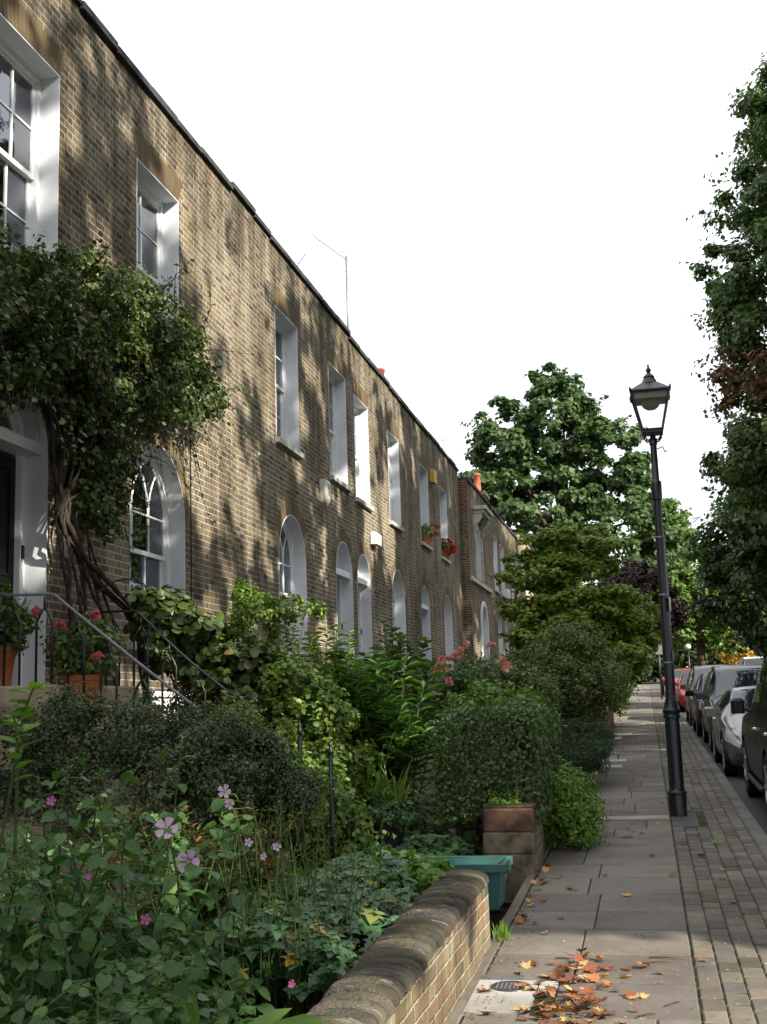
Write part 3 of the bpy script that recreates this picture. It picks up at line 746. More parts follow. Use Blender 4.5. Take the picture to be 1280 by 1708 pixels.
hF, oF = house('terraced_house', 'brick house beyond the hooded window with a small white box between its windows', 40.2, 45.4, 8.30, GX, 'brick_dull', zbase_drop=1.0, basement=2.3,
    holes=[ho(41.5,5.5,7.42,1.1,0), ho(43.5,5.5,7.35,1.1,0), ho(41.9,2.7,4.7,1.1,1), ho(43.9,2.2,4.6,1.05,1)])
for yy, a, b in ((41.5,5.5,7.42),(43.5,5.5,7.35)): sash_window(hF, oF, GX, yy, a, b, 1.1, curtain='blind', lintel=False)
sash_window(hF, oF, GX, 41.9, 2.7, 4.7, 1.1, True, curtain='blind')
arched_door(hF, oF, GX, 43.9, 2.2, 4.6, 4.05, 1.05, M['door_grey'], True)
hG, oG = house('terraced_house', 'brick house with two narrow upper windows under a pale alarm box near the row end', 45.4, 50.7, 8.30, GX, 'brick_dull', zbase_drop=1.1, basement=2.4,
    holes=[ho(46.8,5.5,7.45,1.1,0), ho(48.9,5.5,7.45,1.1,0), ho(47.0,2.7,4.7,1.1,1), ho(49.2,2.7,4.7,1.1,1)])
for yy in (46.8,48.9): sash_window(hG, oG, GX, yy, 5.5, 7.45, 1.1, curtain='blind', lintel=False)
for yy in (47.0,49.2): sash_window(hG, oG, GX, yy, 2.7, 4.7, 1.1, True, curtain='blind')
hH, oH = house('terraced_house', 'farthest pale brick house with bright white windows behind the layered tree', 50.7, 60.5, 8.75, GX, 'brick_light', zbase_drop=1.2, basement=2.4,
    holes=[ho(53.0,5.3,7.6,1.3,0), ho(56.6,5.3,7.6,1.3,0), ho(53.0,2.6,4.7,1.3,0), ho(56.6,2.6,4.7,1.3,0)])
for yy in (53.0,56.6):
    sash_window(hH, oH, GX, yy, 5.3, 7.6, 1.3, curtain='shutter', lintel=False); sash_window(hH, oH, GX, yy, 2.6, 4.7, 1.3, curtain='shutter', lintel=False)

# chimneys
def chimney(h, off, x, y, ztop, pots, potmat, brick='brick_dull', stack=True, r=.14, ph=.62):
    mb = MB(); mb.box((x-.35, y-.55, 8.0), (x+.35, y+.55, ztop)); mb.box((x-.40, y-.6, ztop-.2), (x+.40, y+.6, ztop-.12))
    c = mb.build('chimney', M[brick], h, False, off)
    for k in range(pots):
        yy = y + (k-(pots-1)/2)*.45
        MB().lathe([(r*1.15,0),(r*1.15,.08),(r,.1),(r*.88,ph-.12),(r*1.05,ph-.1),(r*1.05,ph-.02),(r*.8,ph)], (x,yy,ztop), 16).build('chimney_pot', potmat, c, True, off)
chimney(hD, oD, -6.5, 30.4, 9.95, 1, M['pot_red'], r=.115, ph=.66)
chimney(hG, oG, -6.2, 47.0, 10.0, 1, M['pot_orange'], r=.15, ph=.80)
# ------------------------------------------------------------------ things fixed to the fronts
def alarm_shield(y, z, fx, label, col='cream_plastic'):
    o = (fx, y, z); t = thing('alarm_box', label, 'alarm box', o)
    pr = [(-.17,.20),(.17,.20),(.18,.05),(.10,-.18),(0,-.27),(-.10,-.18),(-.18,.05)]
    mb = MB(); n = len(pr)
    vs = [(.002,a,b) for a,b in pr]+[(.09,a,b) for a,b in pr]+[(.12,a*.78,b*.78) for a,b in pr]
    fs = [tuple(range(2*n,3*n))]
    for k in (0,n):
        for i in range(n):
            j=(i+1)%n; fs.append((k+i,k+j,k+n+j,k+n+i))
    mb.add(vs, fs); b = mb.build('casing', M[col], t)
    mb = MB()
    for zz, ww in ((.10,.16),(.06,.12),(-.02,.14),(-.06,.10)): mb.box((.1202,-ww/2,zz-.012),(.1212,ww/2,zz+.012))
    mb.build('printed_panel', M['grey_label'], t)
    return t
def alarm_square(y, z, fx, label, col='white_plastic', w=.34, h=.26):
    t = thing('alarm_box', label, 'alarm box', (fx, y, z))
    MB().cbox((.002,-w/2,-h/2),(.14,w/2,h/2),.02).build('casing', M[col], t)
    mb = MB()
    for k in range(3): mb.box((.1405,-w*.25,-h*.22+k*h*.18),(.1425,w*.25,-h*.22+k*h*.18+.02))
    mb.build('sounder_slot', M['grey_label'], t)
    return t
alarm_shield(19.28, 5.24, FX, 'tall cream shield shaped alarm box between two upper windows')
alarm_square(23.05, 4.92, FX, 'small white square alarm box above the second black doorway', w=.46, h=.24)
alarm_square(30.15, 7.50, FX, 'yellow alarm box high beside a potted upper window', 'yellow_plastic', .36, .34)
alarm_square(44.3, 5.62, GX, 'small white box low beside the third narrow window of the forward range', w=.5, h=.32)
alarm_square(49.9, 7.45, GX, 'tall pale box high on the forward range by the layered tree', w=.45, h=.6)

def aerial(base, mast_top, boom_dir, boom_len, n, label, mast_r=.018):
    t = thing('television_aerial', label, 'aerial', base); off = base
    b = Vector(base); tp = Vector((base[0], base[1], mast_top))
    mb = MB(); mb.tube([b, tp], mast_r, 6); mb.build('mast', M['galv'], t, True, off)
    d = Vector(boom_dir).normalized(); sd = d.cross(Vector((0,0,1))).normalized(); s = tp - Vector((0,0,.08))
    bm = MB(); bm.tube([s - d*.15, s + d*boom_len], .008, 5); boom = bm.build('boom', M['galv'], t, True, off)
    el = MB()
    for k in range(n):
        c = s + d*(boom_len*(k+1)/n); hl = .17*(1-.45*k/n); up = Vector((0,0,1))*hl*.5
        el.tube([c-sd*hl+up*.3, c, c+sd*hl+up*.3], .0045, 4)
    for k in (-1,1): el.tube([s-d*.1+Vector((0,0,.22*k))-sd*.2, s-d*.1+Vector((0,0,.22*k))+sd*.2], .006, 4)
    el.build('element', M['galv'], t, True, off)
    return t
aerial((-5.6,23.1,8.3), 10.95, (-.1,-1,-.10), 1.9, 10, 'tall aerial on a thin blue grey mast at the roof step', .022)
aerial((-6.3,20.9,8.3), 9.72, (.62,-1,.02), 1.5, 7, 'low aerial peeping over the nearer parapet edge', .016)
aerial((-5.9,36.8,8.3), 10.05, (-.5,-1,.02), 1.3, 6, 'small far aerial above the lower roofline', .014)

# potted plants on the upper sills of house D
def sill_pots(y, z, label, mat, red, n, w=.62):
    t = thing('window_box', label, 'plant pot', (FX-.03, y, z)); o = (FX-.03, y, z)
    mb = MB(); a = .085
    vs = [(-a,-w/2,0),(a,-w/2,0),(a,w/2,0),(-a,w/2,0),(-a*1.25,-w/2*1.06,.2),(a*1.25,-w/2*1.06,.2),(a*1.25,w/2*1.06,.2),(-a*1.25,w/2*1.06,.2)]
    mb.add(vs, [(3,2,1,0),(0,1,5,4),(1,2,6,5),(2,3,7,6),(3,0,4,7),(4,5,6,7)])
    mb.box((-a*1.4,-w/2*1.09,.17),(a*1.4,w/2*1.09,.215)); mb.build('trough', M[mat], t)
    pos, nr, c = clump_pts([(o[0]+.03,y,z+.34,.14,w*.55,.14)], 14, .08, 26)
    leaves('foliage', pos, nr, .06, T_RD, L['fresh'], t, off=o)
    for k in range(n):
        bloom(t, (o[0]+random.uniform(-.02,.26), y+random.uniform(-w*.6,w*.75), z+random.uniform(.14,.52)), .07, 16, P['red'], o)
    return t
sill_pots(29.25, 5.585, 'terracotta trough of green leaves with a few red blooms on an upper sill', 'terracotta', True, 3)
sill_pots(32.1, 5.565, 'trough overflowing with scarlet geraniums on the last upper sill of the row', 'terracotta_dark', True, 14)

# ------------------------------------------------------------------ ground, pavement, road
def gridsheet(name, x0, x1, ys, h, mat, kind=True):
    vs = []; fs = []
    for y in ys: vs += [(x0, y, gz(y)+h), (x1, y, gz(y)+h)]
    for i in range(len(ys)-1): fs.append((2*i, 2*i+1, 2*i+3, 2*i+2))
    me = bpy.data.meshes.new(name); me.from_pydata(vs, [], fs); me.materials.append(mat); me.update()
    o = link(bpy.data.objects.new(name, me)); structure(o); return o
def asphalt():
    t = NT('asphalt'); p = t.obj()
    c = t.ramp(t.noise(p, 90., 3, .7), [(.3, (.030,.031,.034)), (.7, (.068,.068,.070))])
    c = t.mix(t.math('MULTIPLY', t.noise(p, .7, 4), .5), c, (.045,.044,.043))
    return t.fin(t.bsdf(c, .85, t.bump(t.noise(p, 120., 2), .5, .006), .2))
def slabmat(name, cols, mossy=.3):
    t = NT(name); p = t.obj(); g = t.geo()
    c = t.ramp(g.outputs['Random Per Island'], [(i/(len(cols)-1), k) for i, k in enumerate(cols)])
    n1 = t.noise(p, 2.2, 5, .65); n2 = t.noise(p, 55., 3, .7); n3 = t.noise(p, 11., 5, .7)
    dirt = t.n('ShaderNodeMapRange', {'Value': t.noise(p, .9, 4, .7), 'From Min': .42, 'From Max': .62}).outputs[0]
    c = t.mix(t.math('MULTIPLY', dirt, .8), c, t.mix(1., c, (.58,.57,.54), 'MULTIPLY'))
    c = t.mix(t.math('MULTIPLY', n1, .55), c, t.mix(1., c, (.62,.60,.58), 'MULTIPLY'))
    c = t.mix(t.math('MULTIPLY', n2, .3), c, t.mix(1., c, (1.35,1.33,1.3), 'MULTIPLY'))
    w = t.n('ShaderNodeMapRange', {'Value': n3, 'From Min': .56, 'From Max': .70}).outputs[0]
    c = t.mix(t.math('MULTIPLY', w, .4), c, t.mix(1., c, (.55,.56,.48), 'MULTIPLY'))
    w2 = t.n('ShaderNodeMapRange', {'Value': t.noise(p, 30., 2), 'From Min': .70, 'From Max': .74}).outputs[0]
    c = t.mix(t.math('MULTIPLY', w2, .5), c, (.36,.35,.32))
    h = t.math('ADD', t.math('MULTIPLY', n2, .5), n3)
    return t.fin(t.bsdf(c, .82, t.bump(h, .35, .006), .25))
M['asphalt'] = asphalt()
M['flag'] = slabmat('york_flagstone', [(.135,.118,.104),(.175,.155,.134),(.215,.19,.16),(.157,.146,.135)])
M['flag_light'] = slabmat('pale_concrete_slab', [(.34,.33,.31),(.42,.41,.385)])
M['flag_dark'] = slabmat('dark_slab', [(.10,.10,.105),(.12,.12,.12)])
M['paver'] = slabmat('clay_paver', [(.09,.078,.066),(.14,.122,.102),(.20,.174,.136),(.115,.106,.094),(.16,.14,.112)])
M['kerb'] = slabmat('granite_kerb', [(.125,.12,.112),(.165,.157,.145),(.14,.136,.128)])
t = NT('mossy_joint'); p = t.obj()
M['joint'] = t.fin(t.bsdf(t.ramp(t.noise(p, 6., 4, .7), [(.36,(.030,.028,.022)),(.50,(.05,.052,.026)),(.62,(.075,.11,.026))]), .95, t.bump(t.noise(p, 80., 3), .8, .01), .1))
YS = [-12, 0, 3, 6, 12, 25, 45, 70, 110, 180, 300]
# bed joint sheets, then stones laid on them
gridsheet('ground', -160, 160, [-60]+YS+[600], -.30, M['soil'])
gridsheet('garden_soil', -5.16, -1.25, [2, 7.3, 8.0, 10, 20, 35, 60], .02, M['soil'])
gridsheet('road', 1.0, 7.6, YS, -.125, M['asphalt'])
gridsheet('pavement_bed', -1.02, .86, YS, -.012, M['joint'])
def slabs(name, rects, mat, top=.0, thick=.05, c=.006, tilt=.0025):
    mb = MB()
    for (x0,y0,x1,y1) in rects:
        vs=[]; dz=[random.uniform(-tilt,tilt) for _ in range(4)]
        base=[(x0,y0),(x1,y0),(x1,y1),(x0,y1)]
        for k,(x,y) in enumerate(base): vs.append((x,y,gz(y)+top-thick))
        for k,(x,y) in enumerate(base): vs.append((x,y,gz(y)+top-c+dz[k]))
        ins=[(x0+c,y0+c),(x1-c,y0+c),(x1-c,y1-c),(x0+c,y1-c)]
        for k,(x,y) in enumerate(ins): vs.append((x,y,gz(y)+top+dz[k]))
        fs=[(8,9,10,11)]
        for s in (0,4):
            for i in range(4):
                j=(i+1)%4; fs.append((s+i,s+j,s+4+j,s+4+i))
        mb.add(vs,fs)
    o = mb.build(name, M[mat]); structure(o); return o
flags=[]; lights=[]; y=-6.0
rowend = [5.87,6.49,7.10,7.75,8.30,8.93,9.59,10.24,11.27,11.85,12.40,13.08,13.74]
ypts=[-6+.66*k for k in range(18)]; ypts=[v for v in ypts if v<5.5]+rowend
v=rowend[-1]
while v<110: v+=random.uniform(.52,.82); ypts.append(v)
PALE_ROWS={13.74}  # row holding one paler inset slab
for a,b in zip(ypts[:-1],ypts[1:]):
    g=.008
    s=random.uniform(-.62,-.22) if random.random()<.75 else random.uniform(-.2,-.05)
    if abs(b-13.74)<1e-6: lights += [(-.80,a+g+.10,.14,b-g-.25)]; flags += [(-.80,b-.25+g,.14,b-g)]; flags += [(-.94,a+g,-.81,b-g)]; continue
    tgt = lights if (b>20 and random.random()<.12) else flags
    if abs(a-5.87)<.01:      # by the cover: leave a pocket for the pale slab and its iron lid
        flags += [(-.54,a+g,.14,b-g)]; continue
    tgt += [(-.94,a+g,s-g/2,b-g)]; flags += [(s+g/2,a+g,.14,b-g)]
    if s>-.3 and random.random()<.4:
        q=flags.pop(); flags += [(q[0],q[1],q[2],(q[1]+q[3])/2-g/2),(q[0],(q[1]+q[3])/2+g/2,q[2],q[3])]
slabs('pavement', flags, 'flag'); slabs('pavement_pale_slab', lights, 'flag_light')
slabs('pavement_edge', [(-1.02,a+.01,-.953,b-.01) for a,b in zip(np.arange(-6,60,1.1),np.arange(-4.9,61,1.1))], 'flag')
pv=[]; 
for cidx in range(6):
    x0=.150+cidx*.1165; y=-3+(.105 if cidx%2 else 0)
    while y<62:
        pv.append((x0+.0028,y+.011,x0+.1137,y+.199)); y+=.21
pv=[q for q in pv if not (q[0]<.42 and q[3]>12.55 and q[1]<13.75)]
slabs('brick_paving', pv, 'paver', tilt=.004, c=.007)
slabs('brick_paving_far', [(.15,a,.849,a+.78) for a in np.arange(62,110,.8)], 'paver')
slabs('lamp_foot_slab', [(.155,12.56,.42,13.2),(.155,13.205,.42,13.74)], 'flag_dark', top=.0)
kb=[]; y=-6
while y<110: kb.append((.855,y+.004,1.0,y+.90)); y+=.91
slabs('kerb', kb, 'kerb', top=.006, thick=.25, c=.018, tilt=.003)
slabs('far_kerb', [(7.6,a+.005,7.75,a+1.8) for a in np.arange(0,140,1.82)], 'kerb', top=.006, thick=.25, c=.018)
gridsheet('far_pavement', 7.75, 9.8, YS, .0, M['flag'])
t = NT('dark_lawn'); p = t.obj()
M['lawn'] = t.fin(t.bsdf(t.ramp(t.noise(p, 3., 4, .7), [(.3,(.018,.035,.010)),(.7,(.035,.06,.016))]), .95, t.bump(t.noise(p, 40., 3), .8, .03), .1))
gridsheet('park_lawn', 9.8, 120, YS+[600], -.02, M['lawn'])
gridsheet('side_street_bed', -90, 90, [112, 124], -.018, M['asphalt'])

# ------------------------------------------------------------------ pale inspection cover with its round iron lid
t_ = thing('inspection_cover', 'pale concrete cover slab with a round iron lid by the garden wall', 'cover', (-.80, 6.2, gz(6.2)))
o_ = (-.80, 6.2, gz(6.2))
def sheetbox(x0,y0,x1,y1,top,th): 
    mb=MB(); b=[(x0,y0),(x1,y0),(x1,y1),(x0,y1)]
    mb.add([(x,y,gz(y)+top-th) for x,y in b]+[(x,y,gz(y)+top) for x,y in b],[(4,5,6,7),(0,1,5,4),(1,2,6,5),(2,3,7,6),(3,0,4,7)]); return mb
sheetbox(-.955,5.88,-.645,6.485,.004,.05).build('cover_slab', M['flag_light'], t_, False, o_)
sheetbox(-.637,6.28,-.545,6.485,.003,.05).build('filler_slab', M['flag_light'], t_, False, o_)
mb=MB(); mb.lathe([(.001,.0052),(.088,.0052),(.09,.0075),(.102,.0075),(.104,.004)],( -.78,6.36,gz(6.36)),28)
for i in range(len(mb.v)): x,y,z=mb.v[i]; mb.v[i]=(x,y,z+SL*(y-6.36))
mb.build('iron_lid', M['black_iron'], t_, False, o_)
mb=MB()
for k in range(-3,4): mb.add([(-.78+k*.022-.004,6.36-.06,gz(6.30)+.0082),(-.78+k*.022+.004,6.36-.06,gz(6.30)+.0082),(-.78+k*.022+.004,6.36+.06,gz(6.42)+.0082),(-.78+k*.022-.004,6.36+.06,gz(6.42)+.0082)],[(0,1,2,3)])
mb.build('lid_rib', M['galv'], t_, False, o_)
sheetbox(-.955,6.492,-.73,6.60,.003,.03).build('slate_strip', M['flag_dark'], t_, False, o_)

# ------------------------------------------------------------------ garden walls
t = NT('weathered_coping'); p = t.obj()
c = t.ramp(t.math('ADD', t.math('MULTIPLY', t.noise(p, 3.2, 5, .7), .75), t.math('MULTIPLY', t.geo().outputs['Random Per Island'], .28)), [(.3,(.036,.033,.028)),(.5,(.068,.06,.047)),(.75,(.13,.112,.082))])
wv = t.n('ShaderNodeMapRange', {'Value': t.noise(t.vec(p, 6., 26., 6.), 1.0, 4, .7), 'From Min': .60, 'From Max': .68}).outputs[0]
c = t.mix(t.math('MULTIPLY', wv, .6), c, (.36,.33,.26))
wm = t.n('ShaderNodeMapRange', {'Value': t.noise(p, 7., 4, .7), 'From Min': .56, 'From Max': .66}).outputs[0]
c = t.mix(t.math('MULTIPLY', wm, .8), c, (.07,.085,.02))
hh = t.math('ADD', t.noise(p, 18., 5, .7), t.math('MULTIPLY', t.noise(p, 70., 3), .5))
M['wallcap'] = t.fin(t.bsdf(c, .93, t.bump(hh, 1.0, .03), .12))
def garden_wall(label, y0, y1, xl, xr, h, cap=True, brick='brick_wall', capround=.09, step=.18):
    ym=(y0+y1)/2; o=(xr,ym,gz(ym)); t=thing('garden_wall',label,'wall',o)
    mb=MB(); n=max(2,int((y1-y0)/step)); c=.016
    prof=[(xl,-.4),(xl,h),(xr,h),(xr,-.4)]
    def ring(y,k): 
        e = 0 if 0<k<n else .006
        return [(x+random.uniform(-.004,.004),y,gz(y)+z) for x,z in prof]
    vs=[];fs=[]
    for k in range(n+1): vs+=ring(y0+(y1-y0)*k/n,k)
    for k in range(n):
        for i in range(3): fs.append((k*4+i,k*4+i+1,(k+1)*4+i+1,(k+1)*4+i))
    fs.append((3,2,1,0)); fs.append(tuple(n*4+i for i in range(4)))
    mb.add(vs,fs); mb.build('brickwork',M[brick],t,False,o)
    if cap:
        mb=MB(); m=12; y=y0-.012; over=.006
        while y<y1-.01:
            ln=min(random.uniform(.105,.118),y1+.012-y); 
            if y1+.012-y-ln<.05: ln=y1+.012-y
            sub=3; vs=[];fs=[]; jz=random.uniform(-.006,.006); jx=random.uniform(-.008,.008)
            for s in range(sub+1):
                yy=y+.0025+(ln-.005)*s/sub; pull=.006 if s in(0,sub) else 0
                for i in range(m+1):
                    th=math.pi*i/m; xx=(xl+xr)/2+jx-((xr-xl)/2+over-pull)*math.cos(th)*(1 if i not in (0,m) else 1)
                    zz=h+.002+jz+(capround-pull)*(math.sin(th)**.65)+random.uniform(-.004,.004)
                    vs.append((xx,yy,gz(yy)+zz))
            for s in range(sub):
                for i in range(m): fs.append((s*(m+1)+i,s*(m+1)+i+1,(s+1)*(m+1)+i+1,(s+1)*(m+1)+i))
            fs.append(tuple(range(m,-1,-1))); fs.append(tuple(sub*(m+1)+i for i in range(m+1)))
            mb.add(vs,fs); y+=ln
        mb.build('rounded_coping',M['wallcap'],t,True,o)
    return t
garden_wall('low round topped garden wall with dark lichened coping nearest the viewer', -1.0, 7.3, -1.285, -1.0, .362, capround=.07)
M['stone_dark']=simple('dirty_stone_block',(.19,.155,.105),.92,.15,.38,8.,.7,dist=.012)
# second wall: a block-built pier end then brickwork under the hedge
ow=(-1.0,9.8,gz(9.8)); wp=thing('garden_wall','short brick wall end with large stone blocks below the clipped hedge','wall',ow)
mb=MB(); z=gz(9.76)-.3
mb=MB(); mb.box((-1.345,9.80,gz(9.8)-.3),(-.985,13.4,gz(9.8)+.47)); mb.build('brickwork',M['brick_wall'],wp,False,ow)
for k,(zz0,zz1,col) in enumerate(((-.02,.155,'brick_wall'),(.16,.325,'stone_dark'),(.33,.505,'pier_red'))):
    if col=='pier_red' and 'pier_red' not in M: M['pier_red']=simple('russet_block',(.12,.07,.05),.9,.15,.35,7.,.7,dist=.012)
    b=MB(); b.cbox((-1.37+random.uniform(-.01,.01),9.755,gz(9.8)+zz0-(.2 if k==0 else 0)),(-.965+random.uniform(-.01,.01),9.98,gz(9.8)+zz1),.016); b.build('stone_block',M[col if col!='brick_wall' else 'stone_dark'],wp,False,ow)
M['mosscap']=simple('mossy_capping',(.075,.062,.032),.95,.1,.45,9.,.9,dist=.02)
b=MB(); b.cbox((-1.36,9.78,gz(9.8)+.508),(-.955,13.4,gz(13)+.44),.012); b.build('mossy_capping',M['mosscap'],wp,False,ow)
garden_wall('low dark brick wall below the grey green mound beside the pavement', 16.2, 23.0, -1.30, -.98, .26, True, 'brick_wall', .05)
garden_wall('tall dark brick pier wall standing beyond the grey green mound', 24.0, 27.5, -1.32, -.80, .98, True, 'brick_dull', .06)
garden_wall('far low brick wall running under the far hedges', 28.2, 56.0, -1.25, -.98, .42, True, 'brick_dull', .05, .8)
garden_wall('low stone retaining edge behind the green box under ground cover', 9.0, 9.28, -2.9, -1.75, .14, False, 'brick_wall')

# ------------------------------------------------------------------ recycling box
ob=(-1.33,8.42,gz(8.42)); rb=thing('recycling_box','open teal plastic recycling box standing in the gateway gap','recycling box',ob)
def frust(mb,x0,x1,y0,y1,z0,z1,g,inner=False):
    a=[(x0,y0),(x1,y0),(x1,y1),(x0,y1)]; b=[(x0-g,y0-g),(x1+g,y0-g),(x1+g,y1+g),(x0-g,y1+g)]
    vs=[(*q,z0) for q in a]+[(*q,z1) for q in b]
    fs=[(0,1,5,4),(1,2,6,5),(2,3,7,6),(3,0,4,7)]
    if inner: fs=[f[::-1] for f in fs]
    mb.add(vs,fs+[(3,2,1,0) if not inner else (0,1,2,3)])
mb=MB(); frust(mb,-.26,.26,-.17,.17,.012,.30,.035); frust(mb,-.25,.25,-.16,.16,.02,.302,.035,True); mb.build('tub',M['teal'],rb)
mb=MB()
for (a,b) in (((-.325,-.235),(.325,-.2)),((-.325,.2),(.325,.235)),((-.325,-.1998),(-.29,.1998)),((.29,-.1998),(.325,.1998))): mb.box((a[0],a[1],.262),(b[0],b[1],.312))
mb.build('rim',M['teal'],rb)
mb=MB(); mb.cbox((.296,-.07,.235),(.335,.07,.2615),.008); mb.build('handle',M['teal'],rb)

# ------------------------------------------------------------------ front steps and their railings
os_=(-4.0,9.2,gz(9.2)); st=thing('front_steps','worn stone steps climbing from the garden to the nearest front door','steps',os_)
mb=MB(); mb.cbox((-5.19,8.36,.3),(-4.42,10.02,1.845),.015); mb.build('landing',M['stone'],st,False,os_)
NST=9; xb=-4.42; run=.205
for k in range(NST):
    zt=1.845-.165*(k+1)
    if zt<.3: break
    x0=xb+run*k; b=MB(); b.cbox((x0+.0005,8.36,.2),(x0+run+.001,10.02,zt-.0405),.004); b.cbox((x0+.001,8.33,zt-.04),(x0+run+.03,10.05,zt),.014)
    b.build('step',M['stone'],st,False,os_)
def railing(label, y, x_top0, x_top1, ztop, x_end, zend, seed, rm='grey_rail'):
    random.seed(seed)
    o=(x_top1,y,gz(y)); t=thing('stair_railing',label,'railing',o)
    pts=[(x_top0,y,ztop+.02),(x_top0+.12,y,ztop),(x_top1-.04,y,ztop-.01)]
    m=9
    for k in range(m+1):
        f=k/m; pts.append((x_top1+(x_end-x_top1)*f,y,ztop-.03+(zend-ztop+.03)*f + .03*math.sin(f*math.pi)*-1))
    pts += [(x_end+.10,y,zend-.035),(x_end+.16,y,zend-.02)]
    mb=MB(); mb.tube(pts,[.0115]*len(pts),8); mb.build('handrail',M[rm],t,True,o)
    def rz(x):
        if x<x_top1: return ztop-.01
        f=(x-x_top1)/(x_end-x_top1); return ztop-.03+(zend-ztop+.03)*f-.03*math.sin(min(1,max(0,f))*math.pi)
    def floor(x):
        if x<xb: return 1.845
        return max(.42, 1.845-.165*(int((x-xb)/run)+1))
    x=x_top0+.16; k=0
    while x<x_end-.06:
        top=rz(x)-.015; bot=floor(x); s=.065
        b=MB()                                # forked baluster: a stem splitting to two bars joined at a loop below the rail
        b.tube([(x,y,top),(x,y,top-.09)],.010,6)
        for sg in (-1,1):
            b.tube([(x,y,top-.085),(x+sg*s*.5,y,top-.13),(x+sg*s,y,top-.20),(x+sg*s,y,bot-.02)],[.010,.010,.010,.010],6)
        b.build('baluster',M['black_iron'],t,True,o)
        x+=.27
    for xx in (x_top0+.03,x_end+.02):
        b=MB(); zb=floor(xx)-.05; zt=rz(min(xx,x_end))+.02
        b.tube([(xx,y,zb),(xx,y,zt-.02)],.024,8); b.build('newel',M['black_iron'],t,True,o)
    random.seed(seed+1)
    return t
railing('near iron stair railing with a worn grey sloping handrail and forked balusters', 8.44, -4.95, -4.42, 2.55, -2.55, 1.12, 3)
railing('far iron stair railing half lost in the climbing plants', 9.98, -5.10, -4.42, 2.53, -3.55, 1.75, 5, 'black_iron')
# plain iron fence posts at the foot of the steps
for x,y,zt,lab in ((-2.62,8.9,1.46,'tall black iron post at the foot of the front steps'),(-2.42,9.05,1.30,'second black iron post right of the tall post in the ivy'),(-2.60,8.0,1.05,'black iron post with its foot on the pale bottom step')):
    o=(x,y,gz(y)); t=thing('iron_post',lab,'post',o)
    mb=MB(); mb.tube([(x,y,gz(y)-.1),(x,y,zt-.05)],.019,8); mb.build('shaft',M['black_iron'],t,True,o)
    mb=MB(); mb.lathe([(.019,0),(.028,.015),(.024,.035),(.012,.05),(.016,.07),(.002,.11)],(x,y,zt-.05),10); mb.build('finial',M['black_iron'],t,True,o)

# ------------------------------------------------------------------ street lamp
LX,LY=.235,13.45; o=(LX,LY,gz(LY)); lp=thing('street_lamp','old black gas style street lamp with a tapered four sided lantern','street lamp',o)
def lz(*prof): return [(r,z) for r,z in prof]
mb=MB(); mb.lathe([(.094,-.05),(.096,.19),(.092,.215),(.102,.225),(.102,.245),(.082,.265),(.079,.30),(.077,.98),(.073,1.02),(.088,1.03),(.09,1.06),(.083,1.07),(.095,1.085),(.095,1.115),(.082,1.13),(.072,1.17),(.052,1.25),(.050,1.28),(.056,1.285),(.056,1.305),(.049,1.32)],o,26)
autosmooth(mb.build('base_column',M['lamp_iron'],lp,True,o),40)
mb=MB(); mb.lathe([(.049,1.318),(.046,2.2),(.044,3.42),(.058,3.43),(.060,3.45),(.060,3.60),(.056,3.63),(.040,3.65),(.036,4.05),(.046,4.06),(.046,4.09),(.034,4.11),(.030,4.17)],o,18)
autosmooth(mb.build('shaft',M['lamp_iron'],lp,True,o),40)
# frog under the lantern: four curling arms
mb=MB(); zb=4.205
for k in range(4):
    th=math.pi/4+k*math.pi/2; ca,sa=math.cos(th),math.sin(th)
    mb.tube([(LX+ca*.03,LY+sa*.03,o[2]+4.12),(LX+ca*.085,LY+sa*.085,o[2]+4.10),(LX+ca*.135,LY+sa*.135,o[2]+4.15),(LX+ca*.13,LY+sa*.13,o[2]+zb-.005)],.010,6)
mb.tube([(LX+.04,LY-.02,o[2]+4.0),(LX+.10,LY-.03,o[2]+4.02),(LX+.12,LY-.03,o[2]+3.96),(LX+.15,LY-.03,o[2]+3.97)],.008,5)
mb.build('lantern_bracket',M['lamp_iron'],lp,True,o)
zc=o[2]+zb; a0,a1,H=.105,.205,.44
def sq(a,z,s=0): return [(LX-a,LY-a,z),(LX+a,LY-a,z),(LX+a,LY+a,z),(LX-a,LY+a,z)]
mb=MB()
mb.box((LX-a0-.012,LY-a0-.012,zc-.025),(LX+a0+.012,LY+a0+.012,zc))
for sx in(-1,1):
    for sy in(-1,1): mb.tube([(LX+sx*a0,LY+sy*a0,zc),(LX+sx*a1,LY+sy*a1,zc+H)],.0125,5); mb.tube([(LX+sx*a1,LY+sy*a1,zc+H-.03),(LX+sx*(a1+.012),LY+sy*(a1+.012),zc+H+.02),(LX+sx*(a1+.018),LY+sy*(a1+.018),zc+H+.05)],[.02,.016,.003],5)
for (p,q) in (((-1,-1),(1,-1)),((1,-1),(1,1)),((1,1),(-1,1)),((-1,1),(-1,-1))):
    mb.tube([(LX+p[0]*a1,LY+p[1]*a1,zc+H),(LX+q[0]*a1,LY+q[1]*a1,zc+H)],.016,5); mb.tube([(LX+p[0]*a0,LY+p[1]*a0,zc+.012),(LX+q[0]*a0,LY+q[1]*a0,zc+.012)],.011,5)
fr=mb.build('lantern_frame',M['lamp_iron'],lp,False,o)
mb=MB(); mb.add(sq(a1+.012,zc+H+.012)+sq(.092,zc+H+.112),[(0,1,5,4),(1,2,6,5),(2,3,7,6),(3,0,4,7),(3,2,1,0)])
mb.build('lantern_roof',M['lamp_iron'],lp,False,o)
